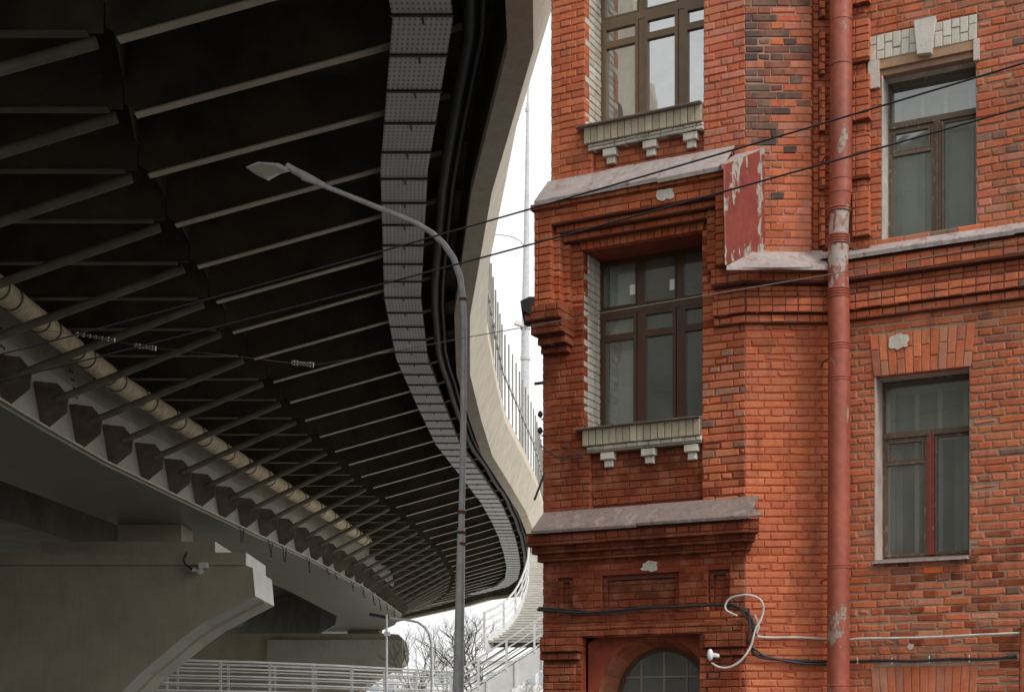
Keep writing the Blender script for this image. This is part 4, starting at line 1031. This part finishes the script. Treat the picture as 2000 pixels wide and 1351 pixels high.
# lower flight going up to the right
Yf=67
fl=empty('staircase',(-2,Yf,0),'lower white stair flight climbing to the right behind the brick house','staircase')
def stp(x,y,Y): return at(x,y,Y)
a0=stp(880,1375,Yf); b0=stp(1085,1243,Yf)
mb=MB(); 
mb.hexa([a0+Vector((0,0,-1.1)),b0+Vector((0,0,-1.1)),b0+Vector((0,.08,-1.1)),a0+Vector((0,.08,-1.1)),a0,b0,b0+Vector((0,.08,0)),a0+Vector((0,.08,0))])
for t_ in (.35,.62,.88):
    q=a0.lerp(b0,t_); mb.box(q.x-.06,q.x+.06,Yf-.06,Yf,q.z-1.1,q.z-.01)
mb.build('stringer',M['white_steel'],fl)
n=26
for i in range(n):
    q=a0.lerp(b0,(i+.5)/n); w=(b0.x-a0.x)/n
    mb=MB(); mb.box(q.x-w/2-.02,q.x+w/2+.02,Yf+.1,Yf+2.4,q.z-.05,q.z); mb.box(q.x-w/2,q.x-w/2+.02,Yf+.1,Yf+2.4,q.z-.3,q.z-.06); mb.build('step',M['gusset'],fl)
railing([a0,a0.lerp(b0,.5),b0],'sloping front railing of the lower stair flight',h=1.28,nr=4,spacing=1.5)
railing([a0+Vector((0,2.5,0)),b0+Vector((0,2.5,0))],'sloping rear railing of the lower stair flight',h=1.1,nr=4,spacing=1.5)
# upper flight seen head on, curling left at its foot
M['pale_step']=plain('pale_step',(.62,.60,.55),.7,.15,3)
uf=empty('staircase',(0,72,0),'upper grey stair flight with many narrow treads seen head on beside the brick house','staircase')
ep=[(-1.2,67,4.1),(-.55,67.8,4.5),(.0,68.8,5.0),(.4,70.2,5.75),(.66,71.6,6.5),(.84,73.3,7.3),(.92,75.5,8.5),(.95,78,9.5)]
def epi(t):
    z=ep[0][2]+(ep[-1][2]-ep[0][2])*t
    for p,q in zip(ep,ep[1:]):
        if z<=q[2]+1e-6: return Vector(p).lerp(Vector(q),(z-p[2])/(q[2]-p[2]))
    return Vector(ep[-1])
n=38
for i in range(n):
    q=epi((i+.5)/n); q2=epi((i+1.0)/n); mb=MB(); x1=4.5; z0=Z(q.z)-.0; mb.hexa([(q.x,q.y,z0-.095),(x1,q.y,z0-.095),(x1,q.y+.30,z0-.095),(q.x,q.y+.30,z0-.095),(q.x,q.y-.03,z0),(x1,q.y-.03,z0),(x1,q.y+.42,z0),(q.x,q.y+.42,z0)])
    mb.build('step',M['pale_step'],uf); mb=MB(); mb.box(q.x+.05,x1,q.y+.31,q.y+.33,z0-.3,z0-.01); mb.build('shadow_riser',M['gusset'],uf)  # dark boards paint the shadow gaps between treads
mb=MB()
for i in range(14):
    a=epi(i/14); b=epi((i+1)/14); A_=Vector((a.x-.04,a.y-.02,Z(a.z)));B_=Vector((b.x-.04,b.y-.02,Z(b.z))); mb.hexa([A_+Vector((-.03,0,-.45)),A_+Vector((.03,0,-.45)),B_+Vector((.03,0,-.45)),B_+Vector((-.03,0,-.45)),A_+Vector((-.03,0,.12)),A_+Vector((.03,0,.12)),B_+Vector((.03,0,.12)),B_+Vector((-.03,0,.12))])
mb.build('stringer',M['white_steel'],uf)
railing([Vector((epi(i/14).x-.05,epi(i/14).y,Z(epi(i/14).z)+.1)) for i in range(15)],'curved railing winding up the left side of the upper stair flight',h=1.2,nr=4,spacing=1.6)

# bare trees -------------------------------------------------------------
def tree(base,h,label,seed,lean=0,depth=6):
    rs=random.Random(seed); e=empty('bare_tree',base,label,'tree','leafless trees beyond the footbridge')
    tr=MB(); cr=MB()
    def grow(p,d,l,r,k):
        if k>depth or r<.003: return
        pts=[p]; q=p; dd=d
        for i in range(4):
            dd=(dd+Vector((rs.uniform(-.2,.2),rs.uniform(-.2,.2),rs.uniform(-.05,.16)))).normalized(); q=q+dd*l/4; pts.append(q)
        (tr if k<2 else cr).tube(pts,[r*(1-.35*i/4) for i in range(5)],6 if k<3 else 4,caps=False)
        nb=3 if k<5 else 2
        for i in range(nb):
            a=rs.uniform(0,6.28); sp=rs.uniform(.35,.85); v=Vector((math.cos(a),math.sin(a),0)); nd=(dd+v*sp).normalized()
            j=rs.choice([2,3,4,4]); grow(pts[j],nd,l*rs.uniform(.62,.85),r*rs.uniform(.5,.68),k+1)
    grow(Vector(base),Vector((lean,0,1)).normalized(),h*.32,h*.013,0)
    tr.build('trunk',M['bark'],e,smooth=True); cr.build('crown',M['bark'],e)
tree(Vector((at(945,0,88).x,88,0)),11.0,'leafless tree showing between the lamp pole and the stairs',3)
tree(Vector((at(820,0,95).x,95,0)),8.5,'leafless tree left of the grey lamp pole near the far pier',5)
tree(Vector((at(1010,0,84).x,84,0)),6.0,'low leafless tree beneath the lower stair flight',9)
tree(Vector((at(880,0,100).x,100,0)),9.0,'leafless tree right behind the grey lamp pole',12,-.2)
# pale far buildings
def farb(x0,x1,Y,yt,label,rows,cols):
    a=at(x0,yt,Y); b=at(x1,yt,Y); e=empty('far_building',((a.x+b.x)/2,Y,0),label,'building')
    mb=MB(); mb.box(a.x,b.x,Y,Y+15,0,a.z); mb.build('wall',M['pale_wall'],e)
    mb=MB(); mb.box(a.x-.4,b.x+.4,Y-.4,Y+15.4,a.z,a.z+.6); mb.build('roof',M['pale_wall'],e)
    for r_ in range(rows):
        for c_ in range(cols):
            x=a.x+(b.x-a.x)*(c_+.5)/cols; z=a.z-2.2-r_*3.2
            if z<1: continue
            mb=MB(); mb.box(x-.6,x+.6,Y-.05,Y,z-.8,z+.8); mb.build('window',M['pale_glass'],e)
farb(845,1100,190,1290,'pale distant low house behind the bare trees and stairs',2,10)
farb(560,840,210,1318,'pale distant building low behind the level railings',2,9)

tn_=empty('tenement_light_block',(-46,30,0),'plain grey tenement blocks added out of view to block sky light and darken reflections','building')  # unseen buildings, added to cut low sky light under the deck
mb=MB(); mb.box(-60,-44,-40,88,0,16); M['tenement']=plain('tenement_render',(.28,.27,.23),.9,.25,.3); mb.build('wall',M['tenement'],tn_)
mb=MB(); mb.box(-43.8,-11,-34,-7,0,18.6); mb.build('wall',M['tenement'],tn_)  # added block, sized to darken what the lower windows reflect
mb=MB(); mb.prism([(-60.5,-40,16.002),(-43.5,-40,16.002),(-52,-40,19)],(0,128,0)); mb.build('roof',M['tin_grey'],tn_)
for k in range(30):
    for z in (3,7,11):
        mb=MB(); mb.box(-44,-43.95,-38+k*4.2,-36.6+k*4.2,z,z+2); mb.build('window',M['pale_glass'],tn_)
# ------------------------------------------------------------------ ground, world, light, camera
mb=MB(); mb.quad((-3000,-3000,0),(3000,-3000,0),(3000,3000,0),(-3000,3000,0)); g=mb.build('ground',M['asphalt']); tag(g,kind='structure')
mb=MB(); mb.box(-1,12,9.5,30,.004,.13); g=mb.build('pavement',plain('paving',(.2,.19,.18),.9,.2,3)); tag(g,kind='structure')
mb=MB(); mb.quad((-30,20,.004),(-1.5,20,.004),(-1.5,130,.004),(-30,130,.004)); g=mb.build('road',plain('road_surface',(.05,.05,.052),.85,.2,1.5)); tag(g,kind='structure')

mb=MB(); mb.quad((-60,58,.008),(60,58,.008),(60,260,.008),(-60,260,.008)); g=mb.build('bounce_sheet',plain('bounce_paving',(.42,.41,.38),.9,.15,.5)); tag(g,kind='structure')  # unseen pale sheet added to bounce light up under the far deck

SUN_EL,SUN_AZ=R(46),R(138)      # azimuth measured clockwise from +Y
wd=bpy.data.worlds.new('World'); S.world=wd; wd.use_nodes=True; nt=wd.node_tree
bg=nt.nodes['Background']; sky=N(nt,'ShaderNodeTexSky'); sky.sky_type='NISHITA'; sky.sun_disc=False
sky.sun_elevation=SUN_EL; sky.sun_rotation=SUN_AZ; sky.air_density=1.2; sky.dust_density=4; sky.ozone_density=1
hs=N(nt,'ShaderNodeHueSaturation'); hs.inputs['Saturation'].default_value=.12; L(nt,sky.outputs[0],hs.inputs['Color'])
mx=mixc(nt,.6,hs.outputs[0],(12.5,12.55,12.6)); L(nt,mx,bg.inputs['Color']); bg.inputs['Strength'].default_value=.13
ld=bpy.data.lights.new('Sun','SUN'); ld.energy=1.5; ld.angle=R(14); ld.color=(1,.96,.9)
lo=bpy.data.objects.new('Sun',ld); C.objects.link(lo)
dv=Vector((math.sin(SUN_AZ)*math.cos(SUN_EL),math.cos(SUN_AZ)*math.cos(SUN_EL),math.sin(SUN_EL)))
lo.rotation_euler=(-dv).to_track_quat('-Z','Y').to_euler(); lo.location=dv*50
cd=bpy.data.cameras.new('Camera'); co=bpy.data.objects.new('Camera',cd); C.objects.link(co); S.camera=co
co.location=(0,0,CAMZ); co.rotation_euler=(R(90),0,0); cd.sensor_width=36; cd.lens=36*F_PX/2000; cd.shift_y=(HZ-675.5)/2000; cd.clip_end=6000; cd.clip_start=.1
S.view_settings.view_transform='Standard'; S.view_settings.look='None'; S.view_settings.exposure=0; S.view_settings.gamma=1
